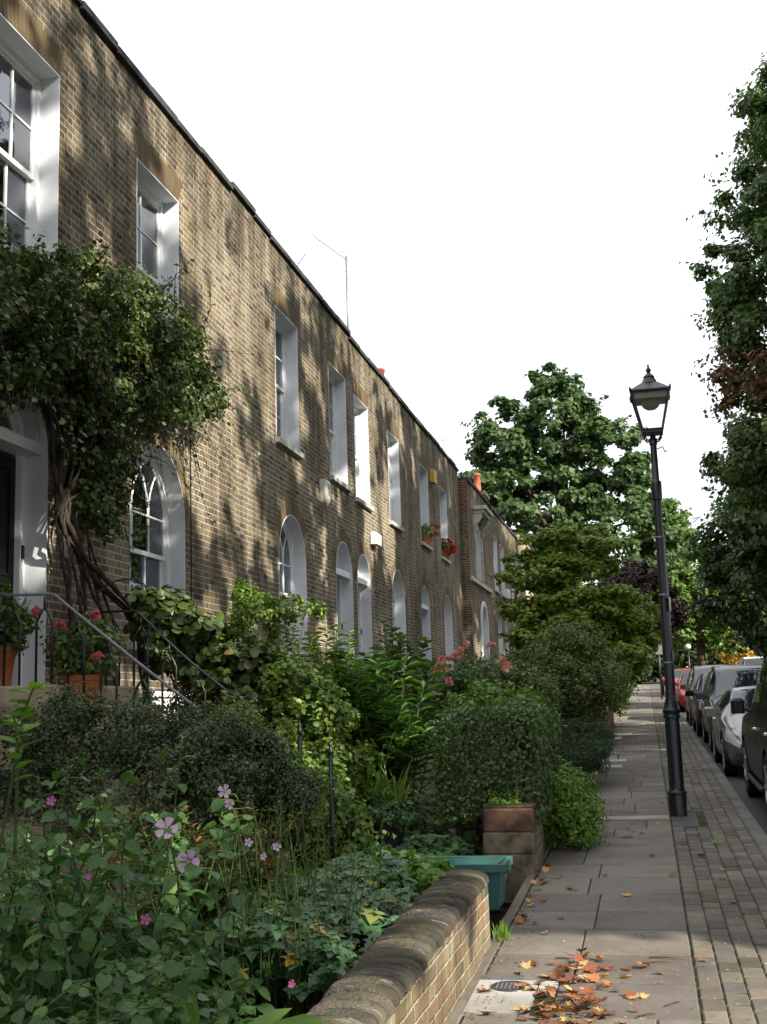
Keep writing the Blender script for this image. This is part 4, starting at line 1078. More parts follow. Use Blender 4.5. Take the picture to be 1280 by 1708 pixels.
mb=MB(); mb.lathe([(r_,.107+(z_-.13)*.70) for r_,z_ in [(.098,.13),(.100,.15),(.088,.165),(.078,.20),(.058,.245),(.064,.25),(.064,.262),(.050,.285),(.034,.31),(.022,.325),(.018,.335),(.028,.352),(.031,.375),(.022,.40),(.012,.425),(.010,.445),(.014,.455),(.004,.475)]],(LX,LY,zc+H),16)
autosmooth(mb.build('lantern_crown',M['lamp_iron'],lp,True,o),40)
tg=NT('frosted_lantern_glass'); 
M['lampglass']=tg.fin(tg.n('ShaderNodeMixShader',{0:.12,1:tg.n('ShaderNodeBsdfTransparent',{'Color':(.98,.99,1,1)}).outputs[0],2:tg.n('ShaderNodeBsdfGlossy',{'Color':(.85,.9,.95,1),'Roughness':.12}).outputs[0]}).outputs[0])
mb=MB(); g0,g1=a0-.006,a1-.006; vs=sq(g0,zc+.015)+sq(g1,zc+H-.012)
mb.add(vs,[(0,1,5,4),(1,2,6,5),(2,3,7,6),(3,0,4,7)]); mb.build('lantern_glass',M['lampglass'],lp,False,o)
M['reflector']=simple('lamp_reflector',(.20,.185,.15),.5,.3,.1,6.,0)
mb=MB(); q=.165; mb.box((LX-.182,LY-.182,zc+H-.085),(LX+.182,LY+.182,zc+H-.02)); mb.build('canopy_gear',M['reflector'],lp,False,o)
mb=MB(); mb.lathe([(.11,0),(.105,-.035),(.085,-.07),(.05,-.095),(.002,-.095)],(LX,LY,zc+H-.086),18); mb.build('lamp_bowl',M['reflector'],lp,True,o)
mb=MB(); mb.tube([(LX+.052,LY-.02,o[2]+1.3),(LX+.050,LY-.02,o[2]+3.0)],.007,5)
for zz in (1.62,2.36,3.0): mb.lathe([(.054,zz-.012),(.056,zz),(.054,zz+.012)],o,14)
mb.build('conduit',M['galv'],lp,True,o)
mb=MB(); mb.box((LX+.055,LY-.10,o[2]+2.18),(LX+.068,LY+.02,o[2]+2.33)); mb.build('notice_plate',M['cream_plastic'],lp,False,o)
mb=MB(); mb.box((LX+.052,LY-.03,o[2]+1.63),(LX+.062,LY+.02,o[2]+1.75)); mb.build('number_tag',M['galv'],lp,False,o)

# far slim posts
def slim(x,y,h,r,label,cat,name,head=None):
    o=(x,y,gz(y)); t=thing(name,label,cat,o); mb=MB(); mb.tube([(x,y,gz(y)-.05),(x,y,gz(y)+h)],r,8); mb.build('shaft',M['black_iron'],t,True,o)
    if head=='sign':
        b=MB(); b.cbox((x-.16,y-.05,gz(y)+h-.5),(x+.16,y-.036,gz(y)+h-.02),.01); b.build('sign_plate',M['grey_label'],t,False,o)
    if head=='globe':
        b=MB(); b.ball((x,y,gz(y)+h+.14),.17,10); b.build('globe',M['white_plastic'],t,True,o)
    if head=='cap':
        b=MB(); b.lathe([(r*1.5,-.12),(r*1.5,-.08),(r,-.06),(r*1.3,0),(r*.4,.06)],(x,y,gz(y)+h),10); b.build('cap',M['black_iron'],t,True,o)
slim(.62,58.0,2.6,.04,'thin dark sign post far along the pavement edge','sign post','sign_post','sign')
slim(.78,66.0,1.0,.07,'short dark bollard on the far pavement','bollard','bollard','cap')
slim(2.55,75.0,2.5,.05,'dark post with a pale globe among the far parked cars','lamp','globe_post','globe')
# ------------------------------------------------------------------ parked cars
def smooth_interp(s, pts, k=2):
    xs=[p[0] for p in pts]; v=np.interp(s,xs,[p[1] for p in pts])
    for _ in range(k): v=np.concatenate([[v[0]],(v[:-2]+2*v[1:-1]+v[2:])/4,[v[-1]]])
    return v
def catmull(P,sub=4):
    P=np.array(P,float); n=len(P); out=[]
    for i in range(n-1):
        p0=P[max(i-1,0)];p1=P[i];p2=P[i+1];p3=P[min(i+2,n-1)]
        for j in range(sub):
            t=j/sub; out.append(.5*((2*p1)+(-p0+p2)*t+(2*p0-5*p1+4*p2-p3)*t*t+(-p0+3*p1-3*p2+p3)*t**3))
    out.append(P[-1]); return np.array(out)
CAR={
 'suv': dict(L=4.75,W=1.86,sill=.30,belt=[(0,.86),(.05,.98),(.25,1.08),(.6,1.12),(1,1.12)],
     top=[(0,.88),(.04,1.0),(.26,1.13),(.30,1.17),(.40,1.70),(.46,1.78),(.80,1.79),(.93,1.74),(.97,1.40),(1,1.10)],
     plan=[(0,.80),(.03,.90),(.10,.98),(.5,1.0),(.93,.98),(.98,.93),(1,.88)], roofw=.76, wh=.37, axles=(.19,.79), ws=(.285,.41), side=(.315,.93), hood=.27),
 'coupe': dict(L=4.30,W=1.80,sill=.20,belt=[(0,.55),(.06,.70),(.28,.86),(.55,.93),(.85,.98),(1,.92)],
     top=[(0,.52),(.05,.70),(.28,.90),(.32,.95),(.47,1.28),(.55,1.32),(.68,1.29),(.90,1.04),(.96,.98),(1,.86)],
     plan=[(0,.70),(.025,.84),(.09,.95),(.25,1.0),(.75,1.0),(.93,.94),(1,.82)], roofw=.66, wh=.33, axles=(.19,.80), ws=(.30,.49), side=(.37,.80), hood=.29),
 'hatch': dict(L=4.05,W=1.74,sill=.22,belt=[(0,.64),(.05,.80),(.22,.93),(.6,.99),(1,1.0)],
     top=[(0,.62),(.04,.80),(.22,.95),(.27,1.0),(.42,1.44),(.50,1.49),(.78,1.46),(.92,1.36),(.97,1.05),(1,.90)],
     plan=[(0,.76),(.03,.87),(.10,.97),(.5,1.0),(.9,.98),(.98,.92),(1,.86)], roofw=.72, wh=.31, axles=(.19,.80), ws=(.255,.44), side=(.33,.90), hood=.24),
 'mpv': dict(L=4.5,W=1.82,sill=.24,belt=[(0,.70),(.05,.86),(.20,1.0),(.6,1.05),(1,1.06)],
     top=[(0,.68),(.04,.86),(.20,1.02),(.24,1.07),(.42,1.60),(.50,1.66),(.80,1.65),(.93,1.56),(.98,1.1),(1,.95)],
     plan=[(0,.76),(.03,.87),(.10,.97),(.5,1.0),(.9,.98),(.98,.92),(1,.86)], roofw=.74, wh=.33, axles=(.19,.80), ws=(.225,.45), side=(.31,.92), hood=.22),
 'van': dict(L=4.9,W=1.95,sill=.28,belt=[(0,.80),(.05,1.0),(.16,1.15),(.6,1.2),(1,1.2)],
     top=[(0,.78),(.04,1.0),(.16,1.18),(.19,1.24),(.32,1.92),(.40,2.0),(.9,2.0),(.97,1.96),(.99,1.5),(1,1.2)],
     plan=[(0,.80),(.03,.9),(.10,.98),(.5,1.0),(.95,1.0),(1,.95)], roofw=.86, wh=.34, axles=(.17,.78), ws=(.185,.345), side=(.24,.42), hood=.17),
}
def car(kind, paint, x, y_front, facing, label, name, off_h=-.125, detail=True):
    c=CAR[kind]; Lc=c['L']; W=c['W']/2; yc = y_front - Lc/2 if facing>0 else y_front + Lc/2
    t=thing(name,label,'car',(x,yc,gz(yc)+off_h), 0 if facing>0 else math.pi)
    t.rotation_euler=(math.atan(SL)*(1 if facing>0 else -1),0,0 if facing>0 else math.pi)
    n=72; s=np.linspace(0,1,n); s=.5-.5*np.cos(np.pi*s)*.35-.5*(1-2*s)*.65
    belt=smooth_interp(s,c['belt']); top=smooth_interp(s,c['top'],1); plan=smooth_interp(s,c['plan'],1); sill=c['sill']
    rows=[]
    for i in range(n):
        wb=W*plan[i]; b=belt[i]; tp=top[i]; cab=min(1,max(0,(tp-b)/.45)); wt=wb*(c['roofw']*cab+.86*(1-cab))
        b=min(b,tp-.02); zlo=sill+ (.10 if s[i]<.03 else .04 if s[i]<.06 else 0)
        pr=[(0,zlo-.04),(wb*.80,zlo-.03),(wb*.955,zlo+.06),(wb*.99,zlo+(b-zlo)*.35),(wb,zlo+(b-zlo)*.68),(wb*.955,b),(wt+(wb*.955-wt)*.02,tp-.055-.02*(1-cab)),(wt*.80,tp-.012),(wt*.42,tp+.008),(0,tp+.012)]
        rows.append(catmull(pr,4))
    G=np.array(rows); m=G.shape[1]      # n x m x 2 (x,z)
    ys=Lc/2-s*Lc
    def P(i,j,sg,o=0.0):
        return (sg*G[i,j,0], ys[i], G[i,j,1])
    ax=[Lc/2-a*Lc for a in c['axles']]; wr=c['wh']; ar=wr+.055
    vs=[];fs=[]; idx={}
    for i in range(n):
        for j in range(m):
            for sg in (1,-1):
                if j in(0,m-1) and sg==-1: idx[(i,j,-1)]=idx[(i,j,1)]; continue
                q=P(i,j,sg); y,z=q[1],q[2]
                if abs(q[0])>W*.55:
                    for a in ax:
                        d=math.hypot(y-a,z-wr)
                        if abs(d-ar)<.05 and z<wr+ar: f=ar/d; y=a+(y-a)*f; z=wr+(z-wr)*f
                idx[(i,j,sg)]=len(vs); vs.append((q[0],y,z))
    for i in range(n-1):
        for j in range(m-1):
            for sg in (1,-1):
                f=[idx[(i,j,sg)],idx[(i,j+1,sg)],idx[(i+1,j+1,sg)],idx[(i+1,j,sg)]]
                cx=sum(vs[k][0] for k in f)/4; cy=sum(vs[k][1] for k in f)/4; cz=sum(vs[k][2] for k in f)/4
                if abs(cx)>W*.55 and any(math.hypot(cy-a,cz-wr)<ar-.004 for a in ax): continue
                fs.append(tuple(f if sg==1 else f[::-1]))
    for i,rev in ((0,False),(n-1,True)):
        loop=[idx[(i,j,1)] for j in range(m)]+[idx[(i,j,-1)] for j in range(m-2,0,-1)]
        fs.append(tuple(loop[::-1] if rev else loop))
    body=MB().add(vs,fs).build('body',paint,t); autosmooth(body,48)
    # patches lying on the body surface
    nrm_off=.006
    def patch(i0,i1,j0,j1,sg,off=nrm_off,trimf=None):
        mb=MB(); ii=list(range(i0,i1+1)); jj=list(range(j0,j1+1)); vv=[];ff=[]
        for i in ii:
            for j in jj:
                p0=Vector(P(i,j,sg)); di=Vector(P(min(i+1,n-1),j,sg))-Vector(P(max(i-1,0),j,sg)); dj=Vector(P(i,min(j+1,m-1),sg))-Vector(P(i,max(j-1,0),sg))
                nn=dj.cross(di)*sg; nn=nn.normalized() if nn.length>1e-9 else Vector((0,0,1)); vv.append(p0+nn*off*(-1 if nn.dot(p0-Vector((0,ys[i],.6)))<0 else 1))
        q=len(jj)
        for a in range(len(ii)-1):
            for b in range(q-1): ff.append((a*q+b,a*q+b+1,(a+1)*q+b+1,(a+1)*q+b) if sg==1 else (a*q+b+1,a*q+b,(a+1)*q+b,(a+1)*q+b+1))
        mb.add(vv,ff); return mb
    def si(f): return int(np.argmin(abs(s-f)))
    # windscreen spans both halves
    def both(i0,i1,j0,j1,off=nrm_off):
        a=patch(i0,i1,j0,j1,1,off); b=patch(i0,i1,j0,j1,-1,off); a.add(b.v,b.f); return a
    w0,w1=c['ws']
    o=both(si(w0)+1,si(w1)-1,25,36).build('windscreen',M['carglass'],t); autosmooth(o,60)
    s0,s1=c['side']; i0,i1=si(s0+.04),si(s1)
    cuts=[i0, si((s0+s1)/2+.0), i1] if kind in('suv','hatch','mpv') else [i0,i1]
    for sg in(1,-1):
        for a,b in zip(cuts[:-1],cuts[1:]):
            mb=patch(a+(1 if a!=i0 else 0),b-1,21,24,sg)
            o=mb.build('side_window',M['carglass'],t); autosmooth(o,60)
    if kind!='coupe':
        o=both(si(.935),si(.972),25,36).build('rear_window',M['carglass'],t); autosmooth(o,60)
    else:
        o=both(si(.70),si(.88),26,36).build('rear_window',M['carglass'],t); autosmooth(o,60)
    # lamps, grille, bumpers
    for sg in(1,-1):
        o=patch(1,si(.115 if kind=='coupe' else .07),17 if kind!='coupe' else 16,20 if kind!='coupe' else 21,sg,.010).build('headlight',M['headlamp'],t); autosmooth(o,60)
        o=patch(n-si(.05)-1,n-2,15,20,sg,.010).build('rear_light',M['redlamp'],t); autosmooth(o,60)
    mb=MB(); zg=c['sill']+.16; yg=Lc/2
    mb.cbox((-W*.45,yg-.03,zg),(W*.45,yg+.012,zg+.16),.01); mb.build('grille',M['trim'],t)
    mb=MB(); mb.cbox((-.26,yg+.0125,zg-.10),(.26,yg+.024,zg-.005),.004); mb.build('number_plate',M['white_plastic'],t)
    for sg in(1,-1):
        # mirror
        ym=Lc/2-(w0+.055)*Lc; i=si(w0+.055); zb=belt[i]; xo=G[i,20,0]
        mb=MB(); mb.tube([(sg*(xo-.02),ym,zb+.03),(sg*(xo+.08),ym+.01,zb+.06)],.022,6)
        mb.cbox((min(sg*(xo+.05),sg*(xo+.21)),ym-.07,zb+.0),(max(sg*(xo+.05),sg*(xo+.24)),ym+.06,zb+.19 if kind=='suv' else zb+.15),.03)
        mb.build('wing_mirror',paint if kind!='suv' else M['trim'],t)
        # door lines and handle
        if detail:
            for f in ((s0+s1)/2, s0+.10):
                i=si(f); mb=MB(); vv=[];ff=[]
                for j in range(6,21): q=P(i,j,sg); vv+=[(q[0]+sg*.003,q[1]-.005,q[2]),(q[0]+sg*.003,q[1]+.005,q[2])]
                for k in range(14): ff.append((2*k,2*k+1,2*k+3,2*k+2))
                mb.add(vv,ff); mb.build('door_gap',M['trim'],t)
            i=si((s0+s1)/2-.03); q=P(i,18,sg); mb=MB(); mb.cbox((min(q[0]-sg*.01,q[0]+sg*.035),q[1]-.09,q[2]-.015),(max(q[0]-sg*.01,q[0]+sg*.035),q[1]+.09,q[2]+.015),.008); mb.build('door_handle',M['chrome'],t)
            i=si(min(.95,(s0+s1)/2+.22)); q=P(i,18,sg); mb=MB(); mb.cbox((min(q[0]-sg*.01,q[0]+sg*.03),q[1]-.08,q[2]-.015),(max(q[0]-sg*.01,q[0]+sg*.03),q[1]+.08,q[2]+.015),.008); mb.build('door_handle',M['chrome'],t)
        for a in ax:
            xw=sg*(W-.11)
            pr=[(.20,-.09),(wr-.05,-.105),(wr-.012,-.095),(wr,-.06),(wr,.06),(wr-.012,.095),(wr-.05,.105),(wr-.11,.095),(.16,.02)]
            def wl(pr,nn=26):
                mb=MB(); mb.lathe(pr,(0,0,0),nn); mb.v=[(xw+sg*z,a+xx,wr+yy) for xx,yy,z in mb.v]; return mb
            o=wl(pr).build('wheel',M['rubber'],t); autosmooth(o,40)
            mb=MB(); rr=wr-.105
            rm=wl([(rr,.06),(rr,.095),(rr-.02,.098),(rr-.03,.05),(.06,.045),(.05,.07),(.005,.075)]); 
            for k in range(5):
                th=2*math.pi*k/5; mb.tube([(xw+sg*.07,a+.04*math.cos(th),wr+.04*math.sin(th)),(xw+sg*.088,a+rr*.98*math.cos(th),wr+rr*.98*math.sin(th))],[.035,.026],6)
            rm.add(mb.v,mb.f); r2=rm.build('rim',M['alloy'],o); autosmooth(r2,40)
            # dark arch liner
            ln=MB(); vv=[];ff=[]; K=18
            for k in range(K+1):
                th=math.pi*1.12*k/K-.06*math.pi
                for xx,r in ((W-.012,ar+.002),(W-.34,ar+.002)): vv.append((sg*xx,a+r*math.cos(th),wr+r*math.sin(th)))
            for k in range(K): ff.append((2*k,2*k+1,2*k+3,2*k+2))
            ln.add(vv,ff); ln.build('wheel_arch',M['trim'],t)
    if kind=='suv':
        for sg in(1,-1):
            mb=MB(); mb.cbox((min(sg*(W-.03),sg*(W+.02)),-Lc*.19,.30),(max(sg*(W-.03),sg*(W+.02)),Lc*.20,.345),.015); mb.build('running_board',M['trim'],t)
            mb=MB(); mb.tube([(sg*W*.68,Lc*.02,1.80),(sg*W*.68,-.05,1.85),(sg*W*.68,-Lc*.36,1.84),(sg*W*.68,-Lc*.39,1.78)],.018,6); mb.build('roof_rail',M['trim'],t)
    return t
M['paint_black']=carpaint('black_car_paint',(.007,.007,.008),.22,spec=.16,coat=.0)
M['paint_bronze']=carpaint('bronze_silver_paint',(.22,.205,.20),.28,.5)
M['paint_navy']=carpaint('dark_blue_grey_paint',(.030,.036,.048),.25,.0,.35,.1)
M['paint_dark']=carpaint('charcoal_car_paint',(.018,.018,.022),.25,.0,.3,.1)
M['paint_red']=carpaint('bright_red_paint',(.42,.018,.015),.25)
M['paint_pink']=carpaint('dull_red_paint',(.38,.05,.05),.3)
M['paint_white']=carpaint('white_van_paint',(.70,.72,.75),.3)
M['paint_silver']=carpaint('pale_silver_paint',(.42,.44,.47),.25,.5)
car('suv',M['paint_black'],2.09,17.3,1,'large black off road car cut by the right edge of the picture','parked_car')
car('coupe',M['paint_bronze'],1.96,18.6,-1,'bronze silver sports coupe with a bright headlight facing the viewer','parked_car')
car('mpv',M['paint_navy'],2.03,23.9,-1,'tall dark blue people carrier parked behind the silver coupe','parked_car')
car('hatch',M['paint_black'],1.95,29.2,-1,'small black hatchback with a bright oval headlight in the parked row','parked_car')
car('mpv',M['paint_dark'],2.0,34.3,-1,'charcoal car with a pale roofline behind the black hatchback','parked_car')
car('hatch',M['paint_red'],1.93,44.6,-1,'bright red car beyond the dark cars in the kerbside row','parked_car')
car('hatch',M['paint_pink'],1.80,62.0,-1,'second red car farther off beside the lamp post','parked_car',detail=False)
car('van',M['paint_white'],6.6,74.0,-1,'white van far away on the opposite kerb','parked_van',detail=False)
car('hatch',M['paint_pink'],6.55,42.0,-1,'dull red car roof across the road at the right edge','parked_car',detail=False)
car('hatch',M['paint_silver'],6.6,62.0,-1,'pale car roof beside the far white van','parked_car',detail=False)
# ------------------------------------------------------------------ trees
tree('sycamore_tree','big dark green sycamore rising behind the end of the terrace','tree',(-3.6,60,gz(60)),8.5,
     [(-6.5,60,15.0,1.8,2,2.0),(-3.7,61,16.0,2.1,2.4,2.7),(-1.0,60,13.8,2.0,2.2,2.0),(-4.8,60,10.6,3.7,3.6,3.6),(-1.2,60,9.4,3.0,3,3.4),(-7.7,60,12.6,1.0,2,1.2),(-2.3,61,15.6,1.3,1.5,1.4),(-5.6,60,7.6,2.6,3,2.6),(-4.2,61,18.3,.9,1.2,.8),(.2,60,12.2,1.0,1.6,1.2)],
     520,.56,115,.22,T_MP,L['sycamore'],.62,tr=.34,limbs=34)
tree('pale_tree','bright yellow green tree in the distance behind the lamp post','tree',(3.4,78,gz(78)),7,
     [(1.6,78,11.6,1.9,2.5,2.6),(3.4,78,9.2,2.3,2.5,2.8),(1.2,77,7.4,2.6,2.5,3.0),(4.4,79,6.6,2.0,2.5,2.4),(2.2,78,13.4,1.0,1.4,1.0)],300,.6,105,.27,T_OV,L['lime'],.6,tr=.26)
tree('chestnut_tree','tall horse chestnut with browned leaf patches filling the right edge','tree',(7.6,26.5,gz(26.5)),7.5,
     [(6.6,26,13.6,3.7,3.8,3.0,9),(6.0,26,9.6,4.4,4.3,2.4,12),(6.0,26.5,6.9,4.1,4.2,2.0,10),(3.9,25.5,10.6,2.3,2.4,1.1,6),(5.4,26,13.2,2.5,2.6,1.6,6),(8.4,27,17.6,4.2,5.0,3.2,10),(9.5,25,12,3.5,5,4,8),(3.4,25.6,6.6,1.8,2.0,1.3,5),(3.5,25.4,8.8,1.9,2.0,.8,4),(4.3,25.5,14.2,1.6,1.6,1.0,3),(4.3,25.3,12.1,2.2,2.0,1.3,6)],
     1100,.36,170,.125,T_RH,L['chestnut'],.75,tr=.36,limbs=26,
     extra=[([(2.6,24.9,8.2,1.1,1.6,.9),(4.2,24.2,6.6,1.2,1.6,.9)],52,.36,70,L['browned'],'clumps of brown scorched leaves')])
tree('dark_tree','dark shady street tree behind the chestnut over the parked cars','tree',(7.9,46,gz(46)),5.5,
     [(6.9,46,6.7,3.6,3.6,2.6),(6.2,45,9.0,3.0,3.4,2.6),(7.6,47,9.6,3.0,3.4,2.6)],230,.75,120,.24,T_OV,L['dark'],.75,tr=.3)
tree('dark_tree','black green tree mass low over the far end of the road','tree',(8.6,66,gz(66)),5.5,
     [(6.6,66,6.8,3.4,3.6,3.0),(5.4,65,9.6,2.6,3.0,2.4),(8.4,66,10.0,3.2,3.4,3.0),(8.0,66,5.5,3.2,3.4,2.2)],230,.85,110,.30,T_OV,L['dark'],.75,tr=.3)
tree('round_tree','grey green rounded tree beyond the van at the right','tree',(9.6,58,gz(58)),2.6,
     [(8.6,56,4.6,1.8,2,1.7),(9.8,57,4.0,2.0,2,1.6)],90,.55,110,.22,T_RH,L['lavender'],.8,tr=.16)
tree('far_tree','far dull green trees closing the end of the street','tree',(-1.0,112,gz(112)),6,
     [(-4,112,8,6,4,4.5),(1.5,112,7.6,4.5,4,4.2),(5.2,114,8.6,4,4,4.8),(-8,113,9,5,4,5)],230,1.2,95,.48,T_OV,L['shrub'],.8,tr=.4)
tree('far_tree','far tall leafy tree over the road end right of the lamp','tree',(9.5,120,gz(120)),7,
     [(7.8,120,9.5,4,4,5.0),(11.5,118,8,4.5,4,5.5),(15.5,118,9,5,4,6)],190,1.2,95,.50,T_OV,L['dark'],.8,tr=.4)
tree('yellow_tree','small golden yellow tree glowing at the end of the road','tree',(7.4,100,gz(100)),2.5,[(7.0,100,5.3,1.2,1.3,1.5)],32,.5,80,.30,T_RH,leafmat('golden_leaf',[(0,(.30,.17,.02)),(1,(.5,.32,.05))]),.9,tr=.12)
tree('plum_tree','dark purple leaved plum tree behind the layered green tree','tree',(-1.75,41,gz(41)),3.2,
     [(-.2,41,5.3,1.15,1.2,.85),(-1.0,41,4.7,.9,1.1,.7),(.75,41.5,4.6,.6,.9,.9)],90,.34,120,.13,T_OV,L['plum'],.85,tr=.10,lean=(.9,0))
# layered yellow green tree overhanging the pavement
tt=thing('layered_tree','yellow green tree with flat layered boughs hanging over the pavement','tree',(-2.0,29.0,gz(29)))
layers=[]
for (x,y,z,rx,ry) in [(-1.8,29,5.55,.95,1.2),(-1.1,28.5,5.25,.75,1.0),(-2.2,29,5.0,1.0,1.2),(-1.5,29,4.75,1.1,1.2),(-2.4,28.5,4.55,.9,1.1),(-2.55,28,3.75,.85,1.1),(-1.7,28,3.95,1.0,1.2),(-1.0,28,3.7,.85,1.2),
    (-1.9,27.6,3.35,1.1,1.2),(-.6,28.5,4.0,.65,1.2),(-1.1,28.5,3.2,1.1,1.3),(-.35,28.5,3.45,.55,1.2),(-.25,29,2.95,.55,1.3),(-.6,28,2.65,.7,1.3),(-1.5,28,2.8,1.0,1.3),(-.05,29.5,3.7,.4,1.2),(-2.3,27,3.0,.7,1.0),(-.45,27.6,2.25,.45,1.1)]:
    layers.append((x,y,z,rx,ry,.27,rx*ry))
pos,nr,c=clump_pts(layers,520,.22,85,up=.9,squash=.5)
leaves('foliage',pos,nr,.105*R.uniform(.7,1.3,len(pos)),T_OV,L['maple'],tt,off=(-2.0,29,gz(29)))
mb=MB(); b=Vector((-2.0,29,gz(29)-.1))
mb.tube([b,b+Vector((.05,0,1.2)),b+Vector((.2,-.1,2.6)),b+Vector((.25,-.1,4.2))],[.13,.11,.09,.04],8)
for l in layers: mb.tube([b+Vector((.1,0,max(.8,l[2]-1.6-b.z))),Vector((l[0]*.6-.8,l[1],l[2]-.25)),Vector(l[:3])],[.05,.03,.01],5)
mb.build('trunk',M['bark'],tt,True,(-2.0,29,gz(29)))
bush('park_hedge','dark evergreen hedge across the road end behind the far cars','hedge',(6,106,gz(106)),[(-2,106,4.6,4,2,1.6),(4,106,4.8,4,2,1.8),(10,106,5.0,4,2,2.0),(15,106,5.0,4,2,2.0)],220,.8,90,.36,T_OV,L['dark'],.9,stems=8,srad=.05)
bush('garden_shrub','unseen shrub added behind the viewer to shade the near bed','shrub',(-3.0,.9,gz(1)),[(-3.0,.8,2.2,.9,.8,1.0),(-2.2,.4,3.0,.9,.7,1.0),(-3.9,1.2,3.2,1.0,.8,1.2),(-2.9,.4,4.4,1.1,.8,.9)],160,.3,60,.10,T_OV,L['shrub'],.9,stems=10,srad=.03)  # out of view; added to block skylight over the near bed
# trees standing on the park side, out of the picture to the right, whose shade falls across the gardens
# leaves are cut away along the sun's line to place its patches
HOLES=[]
def opening(a0,a1,b0,b1,n,r0,r1):
    for _ in range(n): HOLES.append((random.uniform(a0,a1),random.uniform(b0,b1),random.uniform(r0,r1),random.uniform(r0,r1)*1.5))
random.seed(19)
opening(5.4,8.9,12.4,19.5,25,.3,.62); opening(.0,18.5,11.0,19.5,24,.2,.42); opening(15.0,18.2,15.0,19.5,17,.4,.8); opening(3.1,5.4,9.4,12.4,24,.28,.52); opening(2.2,4.2,7.9,10.2,14,.25,.5)
opening(9.2,13.8,12.8,18.5,13,.2,.42); opening(-.5,4.8,13.0,19.5,16,.22,.45); opening(18.5,22,16.5,19.5,4,.2,.4)
def street_tree(label,base,crown,m,rc,per,leaf,tr):
    t=thing('street_tree',label,'tree',base); pos,nr,c=clump_pts(crown,m,rc,per,squash=.85)
    keep=np.ones(m,bool); f=(9.0-pos[:,0])/SUN.x; py,pz=pos[:,1]+f*SUN.y,pos[:,2]+f*SUN.z
    k=~((py>-1.9)&(py<2.92+.08*np.sin(pz*9))&(pz>3.3)&(pz<8.15-np.clip((py-1.9)*1.1,0,1.2)+.2*np.sin(py*4)))  # clears the sun's path to the near pavement
    for (hy,hz,ry,rz_) in HOLES: k&=((py-hy)/ry)**2+((pz-hz)/rz_)**2>1+.35*np.sin(py*11+hz)*np.sin(pz*9)
    pos,nr=pos[k],nr[k]
    leaves('foliage',pos,nr,leaf*R.uniform(.7,1.3,len(pos)),T_OV,L['chestnut'],t,off=base)
    mb=MB(); b=Vector(base); top=b+Vector((0,0,8)); mb.tube([b,b.lerp(top,.5),top],[tr*1.3,tr,tr*.7],10)
    hi=np.where(c[:,2]>11.5)[0]; hi=hi if len(hi)>6 else np.arange(m)
    for i in R.choice(hi,6,replace=False):
        e=Vector(c[i]); s_=b.lerp(top,random.uniform(.95,1)); mb.tube([s_,s_.lerp(e,.5)+Vector((0,0,.4)),e],[tr*.45,tr*.25,.03],6)
    mb.build('trunk',M['bark'],t,True,base)
tree('street_tree','unseen street tree added behind the horse chestnut to shade the far houses','tree',(10.6,35,gz(35)),9,[(9.8,33,15.2,2.6,4.6,4.4),(9.9,40,14.6,2.6,4.6,4.6),(9.6,29,17.6,2.4,3.6,2.6)],330,.8,64,.34,T_OV,L['chestnut'],.8,tr=.3)  # never in view; added to keep the sun off the far range
street_tree('street tree just out of sight on the right shading the near gardens',(10.0,3.5,gz(3)),[(9.6,3.0,14.0,2.6,5.0,4.8),(9.4,4.5,8.6,2.4,3.6,2.6),(9.6,-1.5,10.0,2.4,3.0,4.0),(5.6,4.0,10.0,2.4,3.6,2.2)],420,.8,62,.34,.3)
street_tree('street tree out of sight beside the parked cars',(10.2,11.5,gz(11)),[(9.6,11.5,13.8,2.6,4.4,5.4),(9.2,10.5,8.0,2.4,4.6,3.0),(8.6,8.0,6.3,2.0,3.5,1.8),(6.0,9.5,9.5,2.6,4.0,2.4)],450,.8,64,.34,.32)
street_tree('street tree out of sight next to the horse chestnut',(10.6,19.0,gz(19)),[(9.8,18.8,14.4,2.6,4.4,5.2),(9.4,18.0,8.4,2.4,4.6,3.4),(8.6,15.5,6.6,1.8,3.6,1.9),(6.2,16,10.5,2.4,3.6,2.2)],430,.8,64,.34,.32)
street_tree('unseen street tree added behind the viewer to shade the nearest beds',(6.6,-7.5,gz(-6)),[(9.6,-6.5,9.6,2.8,4.8,4.6),(9.0,-5.0,6.4,2.4,4.6,2.2),(4.0,-6.5,9.5,4.0,3.6,3.6),(-1.5,-7.5,8.5,3.0,3.0,3.0)],420,.9,62,.36,.3)  # out of view; crowns over the pavement added to block skylight from behind

# ------------------------------------------------------------------ the climber on the nearest house
oc=(-4.95,10.6,1.7); cl=thing('wall_climber','dense dark leafy climber with twisted woody stems over the nearest doorway','climbing plant',oc)
ell=[(-4.82,8.4,5.05,.46,.8,.42),(-4.80,9.5,5.30,.48,.9,.42),(-4.80,10.6,5.45,.48,.9,.46),(-4.84,11.6,5.45,.40,.8,.42),(-4.86,10.2,4.8,.40,.9,.5),(-4.86,11.2,4.95,.36,.8,.38),(-4.88,12.5,5.25,.26,.6,.24,.22),(-4.94,10.3,4.15,.2,.5,.45,.2),(-4.84,8.3,4.55,.42,.7,.42),(-4.84,9.3,4.65,.42,.8,.4),(-4.94,10.2,3.65,.18,.4,.4,.2),(-4.9,9.9,4.2,.25,.5,.4)]
pos,nr,c=clump_pts(ell,560,.15,80,up=.3,squash=.9)
k=pos[:,0]>-5.17; pos,nr=pos[k],nr[k]
dr=np.stack([R.normal(size=len(pos))*.5+.3,R.normal(size=len(pos))*.7,R.normal(size=len(pos))*.4-.6],1)
